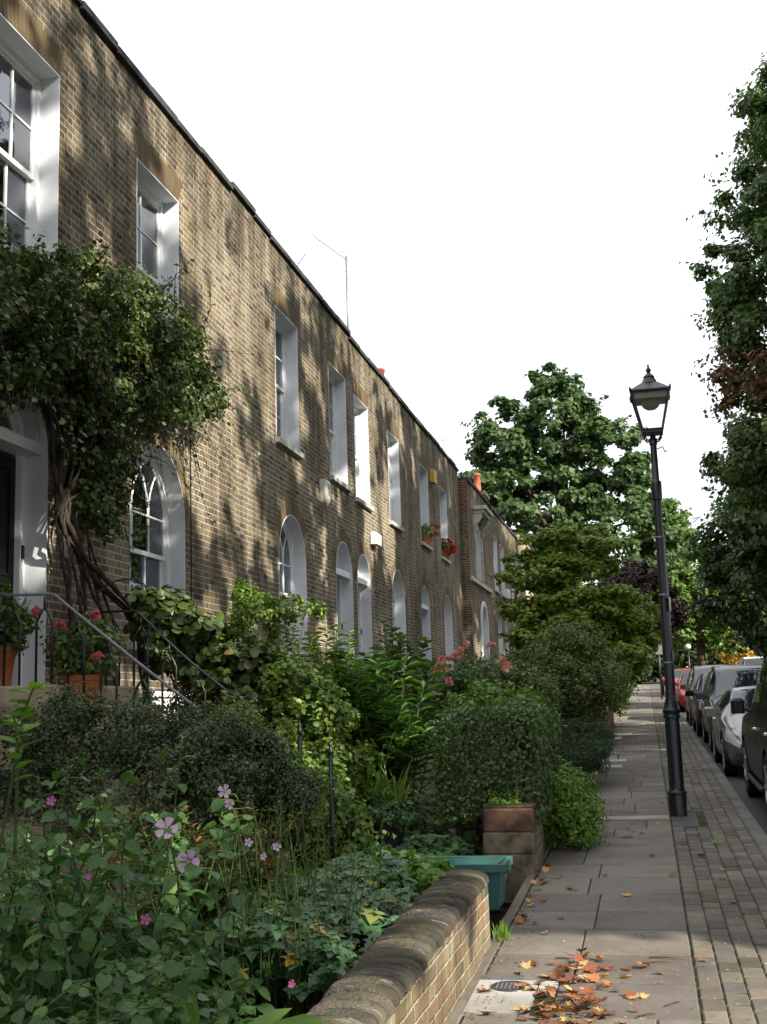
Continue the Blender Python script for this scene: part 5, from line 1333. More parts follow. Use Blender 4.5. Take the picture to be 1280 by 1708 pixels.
# loose shoots reaching out with leaflets
mb=MB(); sp=[];sn=[]
def shoot(p0,dirv,ln,droop,r=.006,every=.045,seg=10):
    p=Vector(p0); d=Vector(dirv).normalized(); pts=[p.copy()]
    for k in range(seg):
        d=(d+Vector((random.uniform(-.12,.12),random.uniform(-.16,.16),-droop+random.uniform(-.10,.10)))).normalized(); p=p+d*ln/seg; pts.append(p.copy())
        for q in range(int(ln/seg/every)+1):
            u=pts[-2].lerp(pts[-1],random.random()); sp.append(u+Vector((random.uniform(-.04,.04),random.uniform(-.04,.04),random.uniform(-.04,.04)))); sn.append((random.uniform(.2,1),random.uniform(-.6,.6),random.uniform(-.2,1)))
    mb.tube(pts,[r*(1-.7*i/seg) for i in range(len(pts))],4,False)
for _ in range(90):
    e=random.choice(ell); th=random.uniform(0,2*math.pi)
    shoot((e[0]+.25,e[1]+e[4]*.8*math.cos(th),e[2]+e[5]*.8*math.sin(th)),(random.uniform(.0,.7),math.cos(th)*.9,math.sin(th)*.9+.1),random.uniform(.35,.75),.08,every=.06)
for a in ((12.6,5.75,.9,.35,1.9,.0),(12.9,5.5,.9,.12,1.6,.05),(12.8,5.35,.9,-.1,1.3,.06),(12.5,5.9,.8,.5,1.6,.03),(12.9,4.9,.5,-.6,.9,.03)):
    shoot((-4.9,a[0],a[1]),(.15,a[2],a[3]),a[4],a[5]*.6,every=.11)
for yy,zz in ((12.6,4.75),(12.95,4.6),(11.75,4.6),(12.3,4.85)): shoot((-5.05,yy,zz),(.05,.15,-1),.85,.0,every=.06)
pos=np.concatenate([pos,np.array([tuple(q) for q in sp])]); nr=np.concatenate([nr,np.array(sn)]); dr=np.concatenate([dr,R.normal(size=(len(sp),3))*.6+np.array([0,0,-.5])])
leaves('foliage',pos,nr,.055*R.uniform(.55,1.3,len(pos)),T_OV,L['climber'],cl,dr,off=oc)
def wv(pts,r,nz=.04,n=8):
    P_=catmull(pts,5); P_=[(p[0]+random.uniform(-.5,.5)*nz*.6,p[1]+random.uniform(-.5,.5)*nz,p[2]+random.uniform(-.5,.5)*nz) for p in P_]
    m_=len(P_); mb.tube(P_,[.48*(r[0]+(r[1]-r[0])*i/(m_-1))*random.uniform(.85,1.18) for i in range(m_)],n)
wv([(-4.9,11.3,1.3),(-4.85,11.0,2.2),(-4.85,10.75,2.55),(-4.9,10.1,2.85),(-4.95,9.65,3.25),(-4.98,9.5,3.7),(-4.95,9.75,4.3),(-4.8,10.2,4.9)],(.075,.05))
wv([(-4.85,11.2,1.4),(-4.80,10.9,2.35),(-4.82,10.4,2.75),(-4.88,9.85,3.0),(-4.93,9.55,3.4),(-4.95,9.35,3.9),(-4.85,9.0,4.6)],(.06,.04))
wv([(-4.98,9.75,1.86),(-4.95,9.72,2.4),(-4.95,9.62,3.0),(-4.98,9.5,3.4),(-4.98,9.7,4.0)],(.05,.035))
wv([(-4.9,10.15,1.5),(-4.92,10.05,2.3),(-4.95,9.9,2.9),(-4.97,9.7,3.5),(-4.95,10.3,4.3)],(.04,.03))
wv([(-4.86,10.5,1.4),(-4.86,10.35,2.2),(-4.9,10.0,2.8),(-4.95,9.8,3.3)],(.045,.03))
wv([(-4.95,9.6,3.5),(-4.9,10.2,3.75),(-4.88,10.7,3.6),(-4.85,10.9,4.2)],(.03,.02))
wv([(-4.93,9.5,3.9),(-4.8,9.9,4.25),(-4.75,10.6,4.3),(-4.8,11.2,4.7)],(.025,.015))
wv([(-4.9,8.9,4.35),(-4.7,9.3,4.65),(-4.7,9.9,4.8)],(.025,.02))
wv([(-4.9,10.0,2.7),(-4.8,10.7,2.9),(-4.85,11.3,2.7),(-4.9,11.6,2.3)],(.02,.012))
for _ in range(9):
    y0=random.uniform(9.4,10.2); y1=y0+random.uniform(-.5,.9); wv([(-4.96+random.uniform(0,.1),y0+random.uniform(0,.8),random.uniform(1.8,2.9)),(-4.93,y0+random.uniform(-.1,.2),3.3),(-4.9,(y0+y1)/2,3.9),(-4.85,y1,random.uniform(4.4,4.9))],(.030,.014))
mb.build('twisted_stem',M['twig'],cl,True,oc)

# ------------------------------------------------------------------ shrubs and beds, from the pavement end back to the viewer
def hedge_box(name,label,x0,x1,y0,y1,z0,z1,n,leaf,mat,r=.16,seed=1):
    o=((x0+x1)/2,(y0+y1)/2,gz((y0+y1)/2)); t=thing(name,label,'hedge',o)
    hx,hy,hz=(x1-x0)/2,(y1-y0)/2,(z1-z0)/2; c0=np.array([(x0+x1)/2,(y0+y1)/2,(z0+z1)/2])
    d=unit(n); d[:,2]=np.where(d[:,2]<-.6,-d[:,2],d[:,2])
    # superellipsoid surface
    e=9.0; k=(np.abs(d[:,0])**e+np.abs(d[:,1])**e+np.abs(d[:,2])**e)**(-1/e)
    q=d*k[:,None]; f=q*np.array([hx,hy,hz])
    lump=.03*np.sin(f[:,0]*9+1)*np.sin(f[:,2]*11+2)+.03*np.sin(f[:,1]*7)*np.sin(f[:,2]*6+f[:,0]*5)
    f=f*(1+ (lump+R.normal(size=n)*.025-np.abs(R.normal(size=n))*.05)[:,None]/np.array([[hx,hy,hz]])*.5)
    nn=np.sign(q)*np.abs(q)**(e-1)+R.normal(size=(n,3))*.55+np.array([0,0,.25])
    tops=np.where(nn[:,2]>.75)[0]; pick=R.choice(tops,70); P0=(c0+f)[pick]; dv=norm(R.normal(size=(70,3))*.35+np.array([0,0,1.])); L0=R.uniform(.04,.13,70)
    sp_=(P0[:,None,:]+dv[:,None,:]*L0[:,None,None]*np.linspace(.2,1,7)[None,:,None]+R.normal(size=(70,7,3))*.012).reshape(-1,3)
    gap=np.sin(f[:,0]*6.1+f[:,2]*4.7+2)*np.sin(f[:,1]*5.3-f[:,2]*7.9)>.62; keepm=~(gap&(R.uniform(size=n)<.75)); f,nn=f[keepm],nn[keepm]
    allp=np.concatenate([c0+f,sp_]); alln=np.concatenate([nn,R.normal(size=(490,3))*.5+np.array([0,0,.6])])
    leaves('foliage',allp,alln,leaf*R.uniform(.6,1.35,len(allp)),T_OV,mat,t,off=o)
    mb=MB()
    for _ in range(60):
        a=Vector((random.uniform(x0+.15,x1-.15),random.uniform(y0+.1,y1-.1),z0-.35)); b=Vector((random.uniform(x0+.06,x1-.06),random.uniform(y0+.06,y1-.06),random.uniform(z0+.3,z1-.05)))
        mb.tube([a,a.lerp(b,.5)+Vector((random.uniform(-.08,.08),random.uniform(-.08,.08),0)),b],[.014,.010,.004],4)
    mb.build('stem',M['redstem'],t,True,o); return t
hedge_box('clipped_hedge','dark clipped box shaped hedge above the brick wall end',-1.83,-.90,10.15,12.7,.55,1.56,30000,.034,L['privet'])
bush('spilling_shrub','bright green shrub spilling over the wall onto the pavement','shrub',(-1.05,11.6,gz(11.6)),[(-.86,11.5,.80,.24,.8,.24),(-.80,11.6,.62,.30,.9,.30),(-.78,11.4,.45,.26,.6,.18)],150,.12,75,.036,T_OV,L['fresh'],.9,stems=14)
bush('ivy_tuft','small bright tuft of leaves growing on top of the brick wall end','plant',(-1.2,10.05,gz(10)+.5),[(-1.22,10.05,.80,.14,.14,.05)],14,.05,40,.025,T_RH,L['fresh'],.8,stems=0)
bush('rosemary_mound','grey green needle leaved mound bulging over the low wall','shrub',(-1.05,17.2,gz(17)),[(-.98,17.2,1.02,.46,1.0,.36),(-.92,16.6,.86,.38,.8,.28)],130,.12,110,.055,T_LN,L['lavender'],.9,stems=20)
bush('dark_shrub','large loose dark green shrub before the layered tree','shrub',(-1.3,18.6,gz(18)),[(-1.25,18.6,2.15,.62,.9,.55),(-.95,18.4,1.75,.62,.9,.45),(-1.55,18.6,1.7,.5,.9,.5),(-.62,19,1.95,.40,.8,.45),(-1.05,18.6,2.5,.42,.7,.25)],330,.17,75,.046,T_OV,L['olive'],.9,stems=26,srad=.02)
bush('leafy_shrub','leafy mid green shrub left of the loose dark shrub','shrub',(-2.2,17.2,gz(17)),[(-2.15,17.2,1.75,.55,.8,.45),(-2.6,17.2,1.6,.5,.7,.45),(-1.75,17.0,1.35,.5,.7,.4)],170,.2,75,.06,T_OV,L['shrub'],.9,stems=14)
bush('pavement_hedge','low rounded green hedge over the far wall by the pavement','hedge',(-1.05,31,gz(31)),[(-1.05,30,1.75,.40,2.0,.42),(-1.0,34,1.9,.4,2.4,.5),(-1.0,39,2.1,.42,2.6,.55),(-1.05,45,2.4,.5,3.0,.7),(-1.1,52,2.6,.5,4,.8)],260,.26,70,.085,T_OV,L['shrub'],.9,stems=10)
bush('garden_tree','dark bushy garden tree hiding the ground floor of the far range','tree',(-3.2,38,gz(38)),[(-3.0,38,2.7,1.1,1.6,1.1),(-2.0,39,2.5,1.0,1.6,1.0),(-3.9,40,2.4,1.0,1.5,1.0)],240,.32,75,.11,T_OV,L['dark'],.9,stems=12,srad=.03)
bush('garden_shrub','mixed green shrub under the hooded house windows','shrub',(-3.6,31,gz(31)),[(-3.4,30,1.95,1.0,1.6,.85),(-2.5,29,1.85,.9,1.6,.8),(-4.3,33,1.9,.8,1.5,.9)],200,.3,70,.09,T_OV,L['shrub'],.9,stems=10)
bush('dark_bush','dark bush standing against the wall near the grey door','shrub',(-4.2,25,gz(25)),[(-4.1,25,1.6,.7,1.2,.7),(-3.4,24,1.55,.8,1.2,.65),(-2.6,24,1.6,.8,1.2,.65)],200,.26,75,.075,T_OV,L['dark'],.9,stems=10)
# rose with salmon blooms
orz=(-1.95,14.4,gz(14)); rz_=bush('climbing_rose','rose bush carrying salmon pink blooms behind the clipped hedge','rose bush',orz,[(-1.95,14.4,1.72,.5,.5,.38),(-1.6,14.3,1.55,.45,.5,.38),(-2.25,14.3,1.6,.35,.45,.42),(-1.45,14.6,1.75,.4,.5,.3)],210,.14,70,.045,T_OV,L['shrub'],.9,stems=22)
for p in ((-2.40,14.0,2.05),(-2.34,13.95,2.12),(-2.26,13.95,2.14),(-2.19,14.0,2.17),(-2.13,14.0,2.22),(-2.30,13.9,2.0),(-2.44,13.95,1.98),(-1.76,14.0,2.27),(-1.64,14.0,2.08),(-1.58,14.0,2.03),(-2.26,13.9,1.86),(-2.06,14.0,2.28),(-1.60,13.95,1.98)):
    bloom(rz_,p,.055,18,P['salmon'],orz)
for p in ((-1.66,13.8,1.62),(-1.63,13.8,1.57)): bloom(rz_,p,.05,16,P['red'],orz)
bush('variegated_shrub','pale edged leafy shrub just above the clipped hedge','shrub',(-1.7,12.9,gz(13)),[(-1.75,13.0,1.55,.42,.4,.25),(-1.4,13.0,1.5,.35,.4,.22)],90,.13,55,.06,T_OV,L['fresh'],.9,stems=10)
# tall lance leaved clump in the middle garden
def lance_plant(name,label,base,tips,leaf,per,mat,stemr=.008,tmpl=T_LN,z0=.25):
    t=thing(name,label,'plant',base); pos=[];nr=[];dr=[];mb=MB()
    for tp in tips:
        b=Vector(base)+Vector((random.uniform(-.16,.16),random.uniform(-.16,.16),0)); e=Vector(tp); mid=b.lerp(e,.6)+Vector((random.uniform(-.06,.06),random.uniform(-.06,.06),.05)); pts=[Vector(q) for q in catmull([b,mid,e],6)]
        mb.tube(pts,[stemr*(1-.6*i/(len(pts)-1)) for i in range(len(pts))],5)
        for k in range(per):
            f=z0+(1-z0)*k/per; i=min(int(f*(len(pts)-1)),len(pts)-2); q=pts[i].lerp(pts[i+1],f*(len(pts)-1)-i); th=k*2.4+random.uniform(-.4,.4); d=Vector((math.cos(th),math.sin(th),random.uniform(-.25,.5)))
            pos.append(q); dr.append(d); nr.append((-d.x*.4+random.uniform(-.2,.2),-d.y*.4+random.uniform(-.2,.2),1))
    dr=np.array([tuple(d) for d in dr]); leaves('foliage',[tuple(q) for q in pos],nr,leaf*R.uniform(.65,1.25,len(pos)),tmpl,mat,t,dr,off=base)
    mb.build('stem',M['stem'],t,True,base); return t
random.seed(11)
lance_plant('lily_clump','tall clump of dark lance shaped leaves before the white doorways',(-2.5,11.3,gz(11)),[(random.uniform(-2.98,-2.05),random.uniform(10.9,11.8),random.uniform(1.35,2.15)) for _ in range(44)],.19,34,L['lily'])
lance_plant('tall_phlox','tall upright leafy stems reaching past the doorsteps in the middle garden',(-2.6,12.2,gz(12)),[(random.uniform(-3.0,-2.15),random.uniform(11.9,12.6),random.uniform(1.75,2.5)) for _ in range(34)],.11,52,L['shrub'],tmpl=T_OV)
lance_plant('pale_spires','pale green leafy spires left of the dark lance leaved clump',(-3.1,11.2,gz(11)),[(random.uniform(-3.5,-2.75),random.uniform(10.8,11.6),random.uniform(1.5,2.42)) for _ in range(34)],.11,56,L['rose'])
# arching grassy clump
og=(-2.35,10.4,gz(10.4)+.25); gt=thing('grass_clump','arching clump of grassy green blades above the black pot','plant',og); mb=MB()
for _ in range(230):
    th=random.uniform(0,2*math.pi); ln=random.uniform(.45,.85); w_=random.uniform(.007,.013); d=Vector((math.cos(th),math.sin(th),0)); sd=Vector((-d.y,d.x,0)); b=Vector(og)+Vector((random.uniform(-.20,.20),random.uniform(-.15,.15),random.uniform(-.05,.05))); pr=random.uniform(.25,.75); vs=[];fs=[]; K=7
    for k in range(K+1):
        f=k/K; q=b+d*(ln*pr*f**1.25)+Vector((0,0,ln*(f*.95-.62*pr*f*f*f*1.2))); ww=w_*(1-f**2.2)+.0008; vs+=[q-sd*ww,q+sd*ww]
    for k in range(K): fs.append((2*k,2*k+1,2*k+3,2*k+2))
    mb.add(vs,fs)
mb.build('blade',L['grass'],gt,True,og)
# black pot
op=(-2.2,9.95,gz(10)+.14); pt=thing('plant_pot','black plastic plant pot sitting in the ground cover','plant pot',op)
mb=MB(); mb.lathe([(.13,0),(.165,.23),(.18,.232),(.18,.262),(.165,.264),(.155,.23),(.15,.22),(.002,.22)],op,24); autosmooth(mb.build('tub',M['black_plastic'],pt,True,op),40)
bush('pot_plant','low leafy plant growing out of the black pot','plant',(op[0],op[1],op[2]+.22),[(op[0],op[1],op[2]+.30,.22,.2,.09)],34,.06,50,.036,T_RD,L['ivy'],.9,stems=6,srad=.005)
# ground cover
def cover(name,label,pts_fn,n,leaf,tmpl,mat):
    pos=[];
    for _ in range(n): pos.append(pts_fn())
    pos=np.array(pos); o=tuple(pos.mean(0)); nr=np.array([0,0,1.])+R.normal(size=(n,3))*.38+np.array([.15,-.25,0])
    ob=leaves(name,pos,nr,leaf*R.uniform(.6,1.3,n),tmpl,mat,None,off=o); ob.location=o; ob['kind']='stuff'; ob['label']=label; ob['category']='ground cover'; return ob
def bedfn(x0,x1,y0,y1,h,amp=.05,sx=6.,sy=7.):
    def f():
        x=random.uniform(x0,x1); y=random.uniform(y0,y1); e=min(1,(x-x0)/.15,(x1-x)/.15,(y-y0)/.2,(y1-y)/.2); return (x,y,gz(y)+h*max(.25,e)+amp*math.sin(x*sx)*math.sin(y*sy)-abs(random.gauss(0,.03)))
    return f
cover('ground_cover','dark round leaved ground cover carpeting the bank round the black pot',bedfn(-3.0,-1.45,9.3,10.9,.20),5200,.052,T_RD,L['ivy'])
cover('ground_cover','bright pale green creeping leaves beside the pale bottom step',bedfn(-2.45,-1.72,8.35,9.15,.20,.05),3600,.034,T_RD,L['ivypale'])
cover('ground_cover','mixed low green growth between the railings and the anemones',bedfn(-2.6,-1.32,7.0,8.3,.26,.07),3200,.052,T_ML,L['fresh'])
cover('ground_cover','green weeds and ivy over the soil under the shrubs',bedfn(-4.6,-1.4,10.8,24,.22,.1),9000,.085,T_OV,L['shrub'])
cover('ground_cover','trailing leaves along the foot of the steps',bedfn(-3.6,-2.5,10.1,11.2,.45,.1),3800,.05,T_RD,L['vine'])
# vines and rose round the far railing
bush('trailing_vine','yellow green vine tumbling over the posts at the foot of the steps','climbing plant',(-2.75,9.3,gz(9)+.1),[(-2.75,9.35,.85,.42,.35,.35),(-2.5,9.4,.65,.3,.3,.28),(-3.1,9.5,.95,.35,.3,.3)],150,.10,58,.038,T_RD,L['vine'],.9,stems=14,srad=.006)
orr=(-3.75,10.9,gz(11)); bush('green_rose','bright green rose bush climbing in front of the sunlit brick','rose bush',orr,[(-3.95,10.9,2.1,.42,.45,.34),(-3.65,11.0,2.55,.26,.3,.24),(-3.4,10.8,1.75,.42,.4,.33),(-3.15,10.7,1.40,.40,.4,.3),(-4.15,10.9,1.7,.35,.4,.32),(-3.25,11.1,2.55,.24,.25,.10),(-3.75,10.9,2.78,.10,.15,.12)],380,.085,44,.042,T_OV,L['rose'],.9,stems=34,srad=.010,stemmat=M['redstem'])
bush('trailing_vine','loose leafy strands hanging over the sloping handrail above the posts','climbing plant',(-2.8,8.3,gz(8)),[(-2.95,8.35,1.52,.20,.15,.14),(-2.68,8.3,1.28,.2,.15,.16),(-2.45,8.25,1.02,.2,.18,.2),(-2.75,8.2,1.0,.25,.2,.2)],110,.075,40,.034,T_OV,L['rose'],.9,stems=14,srad=.004)
bush('pale_vine','loose pale green vine hanging between the rose and the spires','climbing plant',(-2.95,10.4,gz(10)),[(-2.95,10.3,1.55,.45,.35,.30),(-2.75,10.2,1.15,.42,.3,.30),(-3.2,10.4,1.9,.3,.3,.22),(-3.1,9.9,1.1,.35,.3,.25)],280,.085,46,.05,T_OV,L['rose'],.9,stems=18,srad=.008)
bush('dark_vine','dark broad leaved vine heaped on the far railing under the arched window','climbing plant',(-4.0,10.3,gz(10)+1.0),[(-4.15,10.35,2.25,.38,.3,.28),(-3.75,10.35,1.95,.38,.3,.28),(-4.4,10.45,2.5,.25,.25,.22),(-3.5,10.3,1.6,.3,.3,.25)],170,.11,42,.075,T_RD,L['climber'],.9,stems=16,srad=.012)
# pots with flowers on the landing and steps
def flowerpot(x,y,z,r,h,label,fl,n,mat='terracotta'):
    o=(x,y,z); t=thing('flower_pot',label,'flower pot',o); mb=MB(); mb.lathe([(r*.68,0),(r*.95,h*.84),(r*1.08,h*.85),(r*1.08,h),(r*.95,h),(r*.9,h*.9),(.002,h*.88)],o,22); autosmooth(mb.build('pot',M[mat],t,True,o),40)
    p,nn,c=clump_pts([(x,y,z+h+.20,r*1.9,r*1.7,.22)],60,.09,34); leaves('foliage',p,nn,.045*R.uniform(.7,1.3,len(p)),T_OV,L['shrub'],t,off=o)
    mb=MB()
    for k in range(16): mb.tube([(x,y,z+h*.85),(x+random.uniform(-.2,.2),y+random.uniform(-.2,.2),z+h+random.uniform(.2,.5))],.004,4)
    mb.build('stem',M['stem'],t,True,o)
    for k in range(n): bloom(t,(x+random.uniform(-.32,.32),y-.1+random.uniform(-.25,.1),z+h+random.uniform(.12,.52)),.045,12,P[fl],o)
    return t
flowerpot(-4.38,8.8,1.62,.155,.30,'terracotta pot of fuchsia pink flowers on the upper steps','fuchsia',6)
flowerpot(-5.0,8.62,1.846,.13,.32,'terracotta pot of bushy greenery on the landing at the left edge','fuchsia',2)
# bronze grey small leaved shrub
bush('bronze_shrub','wide spreading bronze grey shrub with tiny leaves below the handrail','shrub',(-3.1,7.3,gz(7)),[(-4.0,7.4,1.38,.62,.55,.30),(-3.45,7.3,1.50,.55,.5,.24),(-3.05,7.3,1.34,.45,.45,.28),(-3.2,7.1,1.10,.75,.5,.34),(-2.72,7.35,1.10,.34,.4,.22),(-4.3,7.4,1.25,.5,.5,.4),(-3.7,7.3,1.62,.22,.3,.14),(-2.85,7.5,1.50,.26,.3,.16),(-2.62,7.8,1.28,.22,.25,.18,.35),(-2.42,7.9,1.05,.2,.25,.15,.25)],700,.095,120,.025,T_RH,L['greyshrub'],.9,stems=40,srad=.004,stemmat=M['bark'])
# mallow in the foreground
om=(-2.4,4.9,gz(5)+.1); mt=thing('mallow_bush','big foreground mallow with broad soft leaves and mauve flowers','flowering bush',om)
stems=[];pos=[];nr=[];dr=[];sz=[]; mb=MB(); random.seed(21)
def mstem(tip,n,leaf,base=None,lo=.15):
    b=Vector(base) if base else Vector((tip[0]*.75-.6+random.uniform(-.35,.35),tip[1]+random.uniform(-.25,.45),gz(5)))
    e=Vector(tip); mid=b.lerp(e,.55)+Vector((random.uniform(-.1,.1),random.uniform(-.1,.1),.12)); pts=[Vector(q) for q in catmull([b,mid,e],6)]
    mb.tube(pts,[.008*(1-.65*i/(len(pts)-1)) for i in range(len(pts))],5)
    for k in range(n):
        f=lo+(1-lo)*(k+random.random()*.7)/n; i=min(int(f*(len(pts)-1)),len(pts)-2); q=pts[i].lerp(pts[i+1],f*(len(pts)-1)-i); th=k*2.4+random.uniform(-.5,.5); d=Vector((math.cos(th),math.sin(th),random.uniform(-.1,.5))).normalized(); pl=random.uniform(.03,.10)*(1.2-f*.6); q2=q+d*pl
        mb.tube([q,q2],.0028,4,False); s_=leaf*random.uniform(.7,1.25)*(1.12-.5*f*f)
        pos.append(q2); dr.append((d.x,d.y,d.z*.3-.25)); nr.append((d.x*.4+random.gauss(0,.35),d.y*.4+random.gauss(0,.35)-.2,.8)); sz.append(s_*random.uniform(.6,1.15))
for _ in range(165):
    y=random.uniform(3.7,6.3); x=-.60*y+random.uniform(-.25,1.35)*(y/5); zt=random.uniform(.45,1.20)
    if x>-1.52: x=-1.52-random.random()*.4
    if x>-2.0: zt=random.uniform(.35,.80)
    mstem((x,y,zt),random.randint(13,21),random.uniform(.065,.095))
for tip in ((-2.55,5.0,1.42),(-2.35,4.9,1.36),(-2.20,5.0,1.40),(-2.75,5.1,1.34),(-2.45,4.7,1.22),(-2.05,4.9,1.16),(-1.95,4.9,1.05),(-2.25,4.8,1.10),(-2.13,5.3,1.50)): mstem(tip,20,.088)
T_BR=([(0,0,0),(.20,-.06,.04),(.40,.06,.08),(.47,.28,.09),(.42,.50,.06),(.28,.70,.03),(.13,.86,-.02),(0,.98,-.10),(-.13,.86,-.02),(-.28,.70,.03),(-.42,.50,.06),(-.47,.28,.09),(-.40,.06,.08),(-.20,-.06,.04),(0,.35,.0),(0,.7,-.03)],[(0,1,2,14),(14,2,3,4),(14,4,5,15),(15,5,6,7),(0,14,12,13),(14,10,11,12),(14,15,9,10),(15,7,8,9)])
leaves('foliage',[tuple(q) for q in pos],nr,np.array(sz),T_BR,L['mallow'],mt,np.array(dr),off=om)
mb.build('stem',M['stem'],mt,True,om)
for p,r,m_ in (((-2.02,4.85,1.12),.052,'mallow'),((-1.92,4.85,.985),.050,'mallow'),((-1.76,4.85,1.27),.03,'mallow'),((-2.07,4.75,.77),.022,'magenta'),((-2.50,4.75,1.25),.022,'magenta'),((-1.92,4.6,.50),.028,'mallow'),((-1.99,4.6,.50),.024,'magenta'),((-2.44,4.5,.83),.022,'magenta'),((-1.45,4.75,.53),.016,'magenta'),((-1.64,4.8,1.07),.018,'mallow'),((-1.52,4.8,1.05),.018,'mallow'),((-1.61,4.9,1.0),.016,'mallow'),((-1.74,4.85,1.22),.022,'mallow'),((-2.3,4.7,.95),.014,'magenta')):
    flower(mt,p,r,5,P[m_],om)
# rust flushed spurge between the mallow and the bronze shrub
random.seed(31)
lance_plant('rusty_spurge','rust tinted leafy spurge tucked behind the mallow','plant',) if False else None
lance_plant('rusty_spurge','rust and olive leaved spurge tucked behind the mallow',(-2.35,6.2,gz(6)),[(random.uniform(-2.75,-1.9),random.uniform(5.9,6.5),random.uniform(.75,1.12)) for _ in range(30)],.075,34,leafmat('rusty_leaf',[(0,(.05,.07,.02)),(.55,(.08,.09,.025)),(.8,(.20,.09,.035)),(1,(.28,.12,.05))]))
# wispy meadow rue stems with tiny flowers
ow_=(-1.75,5.6,gz(5.6)); wt=thing('wispy_plant','thin wispy stems with tiny leaves and mauve specks in the near bed','plant',ow_); mb=MB(); pp=[];pn=[]
for _ in range(70):
    b=Vector((random.uniform(-2.05,-1.45),random.uniform(5.2,6.2),gz(5.6)+.1)); e=b+Vector((random.uniform(-.2,.2),random.uniform(-.15,.15),random.uniform(.5,.95))); pts=[b,b.lerp(e,.5)+Vector((random.uniform(-.05,.05),0,0)),e]; mb.tube(pts,[.004,.003,.0015],4,False)
    for k in range(34):
        q=b.lerp(e,random.uniform(.1,1)); pp.append((q.x+random.gauss(0,.025),q.y+random.gauss(0,.025),q.z+random.gauss(0,.02))); pn.append((random.gauss(0,1),random.gauss(0,1),random.gauss(.5,1)))
leaves('foliage',pp,pn,.026*R.uniform(.5,1.3,len(pp)),T_LN,L['shrub'],wt,off=ow_); mb.build('stem',M['stem'],wt,True,ow_)
bush('geranium_plant','fresh green lobed leaves spilling over the coping beside the teal box','plant',(-1.5,7.4,gz(7.4)),[(-1.45,7.3,.52,.22,.5,.12),(-1.75,7.7,.50,.3,.4,.12)],60,.08,40,.055,T_ML,L['fresh'],.8,stems=10,srad=.004,stemmat=M['stem'])
# anemone mound by the wall
oa=(-1.72,6.5,gz(6.5)); at=thing('anemone_clump','low mound of dark divided leaves with a few yellowed ones beside the wall','plant',oa); pos=[];nr=[];dr=[];mb=MB(); random.seed(41)
for _ in range(620):
    x=random.uniform(-2.15,-1.30); y=random.uniform(5.2,7.4); hgt=.52*max(.35,1-((x+1.75)/.62)**2*.75)*random.uniform(.55,1.05)
    q=Vector((x+random.uniform(-.05,.08),y,gz(y)+hgt)); mb.tube([(x+random.uniform(-.08,.02),y+random.uniform(-.05,.05),gz(y)+.02),(x,y,gz(y)+hgt*.6),q],[.003,.003,.002],4,False); a0=random.uniform(0,6.28)
    for k in range(3):
        th=a0+k*2*math.pi/3; d=(math.cos(th),math.sin(th),-.2); pos.append(tuple(q)); dr.append(d); nr.append((d[0]*.25+.1+random.uniform(-.2,.2),d[1]*.25-.25+random.uniform(-.2,.2),1))
leaves('foliage',pos,nr,.078*R.uniform(.65,1.25,len(pos)),T_MP,L['anemone'],at,np.array(dr),off=oa); mb.build('stem',M['stem'],at,True,oa)
# dock with big paddle leaves at the near bottom
T_DK=([(0,0,0),(.13,.12,.05),(.19,.4,.07),(.15,.7,.05),(0,1,-.1),(-.15,.7,.05),(-.19,.4,.07),(-.13,.12,.05),(0,.5,-.02)],[(0,1,2,8),(8,2,3,4),(8,4,5,6),(0,8,6,7)])
od=(-1.42,4.05,gz(4)+.25); dk=thing('dock_plant','broad paddle leaved plant at the bottom edge beside the wall coping','plant',od)
leaves('foliage',[(-1.58,4.0,.50),(-1.55,4.05,.46),(-1.35,4.0,.50),(-1.42,4.1,.48),(-1.62,4.15,.48)],[(.5,-.9,.7),(.2,-.8,.6),(-.3,-.5,1),(-.2,-.6,.9),(-.5,-.3,1)],[.22,.15,.26,.2,.2],T_DK,L['fresh'],dk,np.array([(-.1,.2,1),(.3,-.2,.7),(.9,.2,.25),(.6,.6,.3),(-.8,.3,.3)]),off=od)
# near shoot at the left edge
on=(-1.95,3.2,1.2); sh=lance_plant('leafy_shoot','single green leafy shoot leaning in close at the left edge',on,[(-1.74,3.2,1.70),(-1.80,3.18,1.62)],.075,12,L['fresh'],.006,T_OV,.35)
# grass tuft at the wall end
ogt=(-.955,7.45,gz(7.45)); g2=thing('grass_tuft','small bright grass tuft at the foot of the wall end','plant',ogt); mb=MB()
for _ in range(60):
    b=Vector(ogt)+Vector((random.uniform(-.04,.05),random.uniform(-.07,.07),0)); d=Vector((random.uniform(-.5,1),random.uniform(-1,1),0)).normalized()*random.uniform(.02,.07); h_=random.uniform(.05,.12); sd=Vector((-d.y,d.x,0)).normalized()*.003
    mb.add([b-sd,b+sd,b+d*.5+sd*.7+Vector((0,0,h_*.7)),b+d*.5-sd*.7+Vector((0,0,h_*.7)),b+d+Vector((0,0,h_))],[(0,1,2,3),(3,2,4)])
mb.build('blade',L['fresh'],g2,False,ogt)

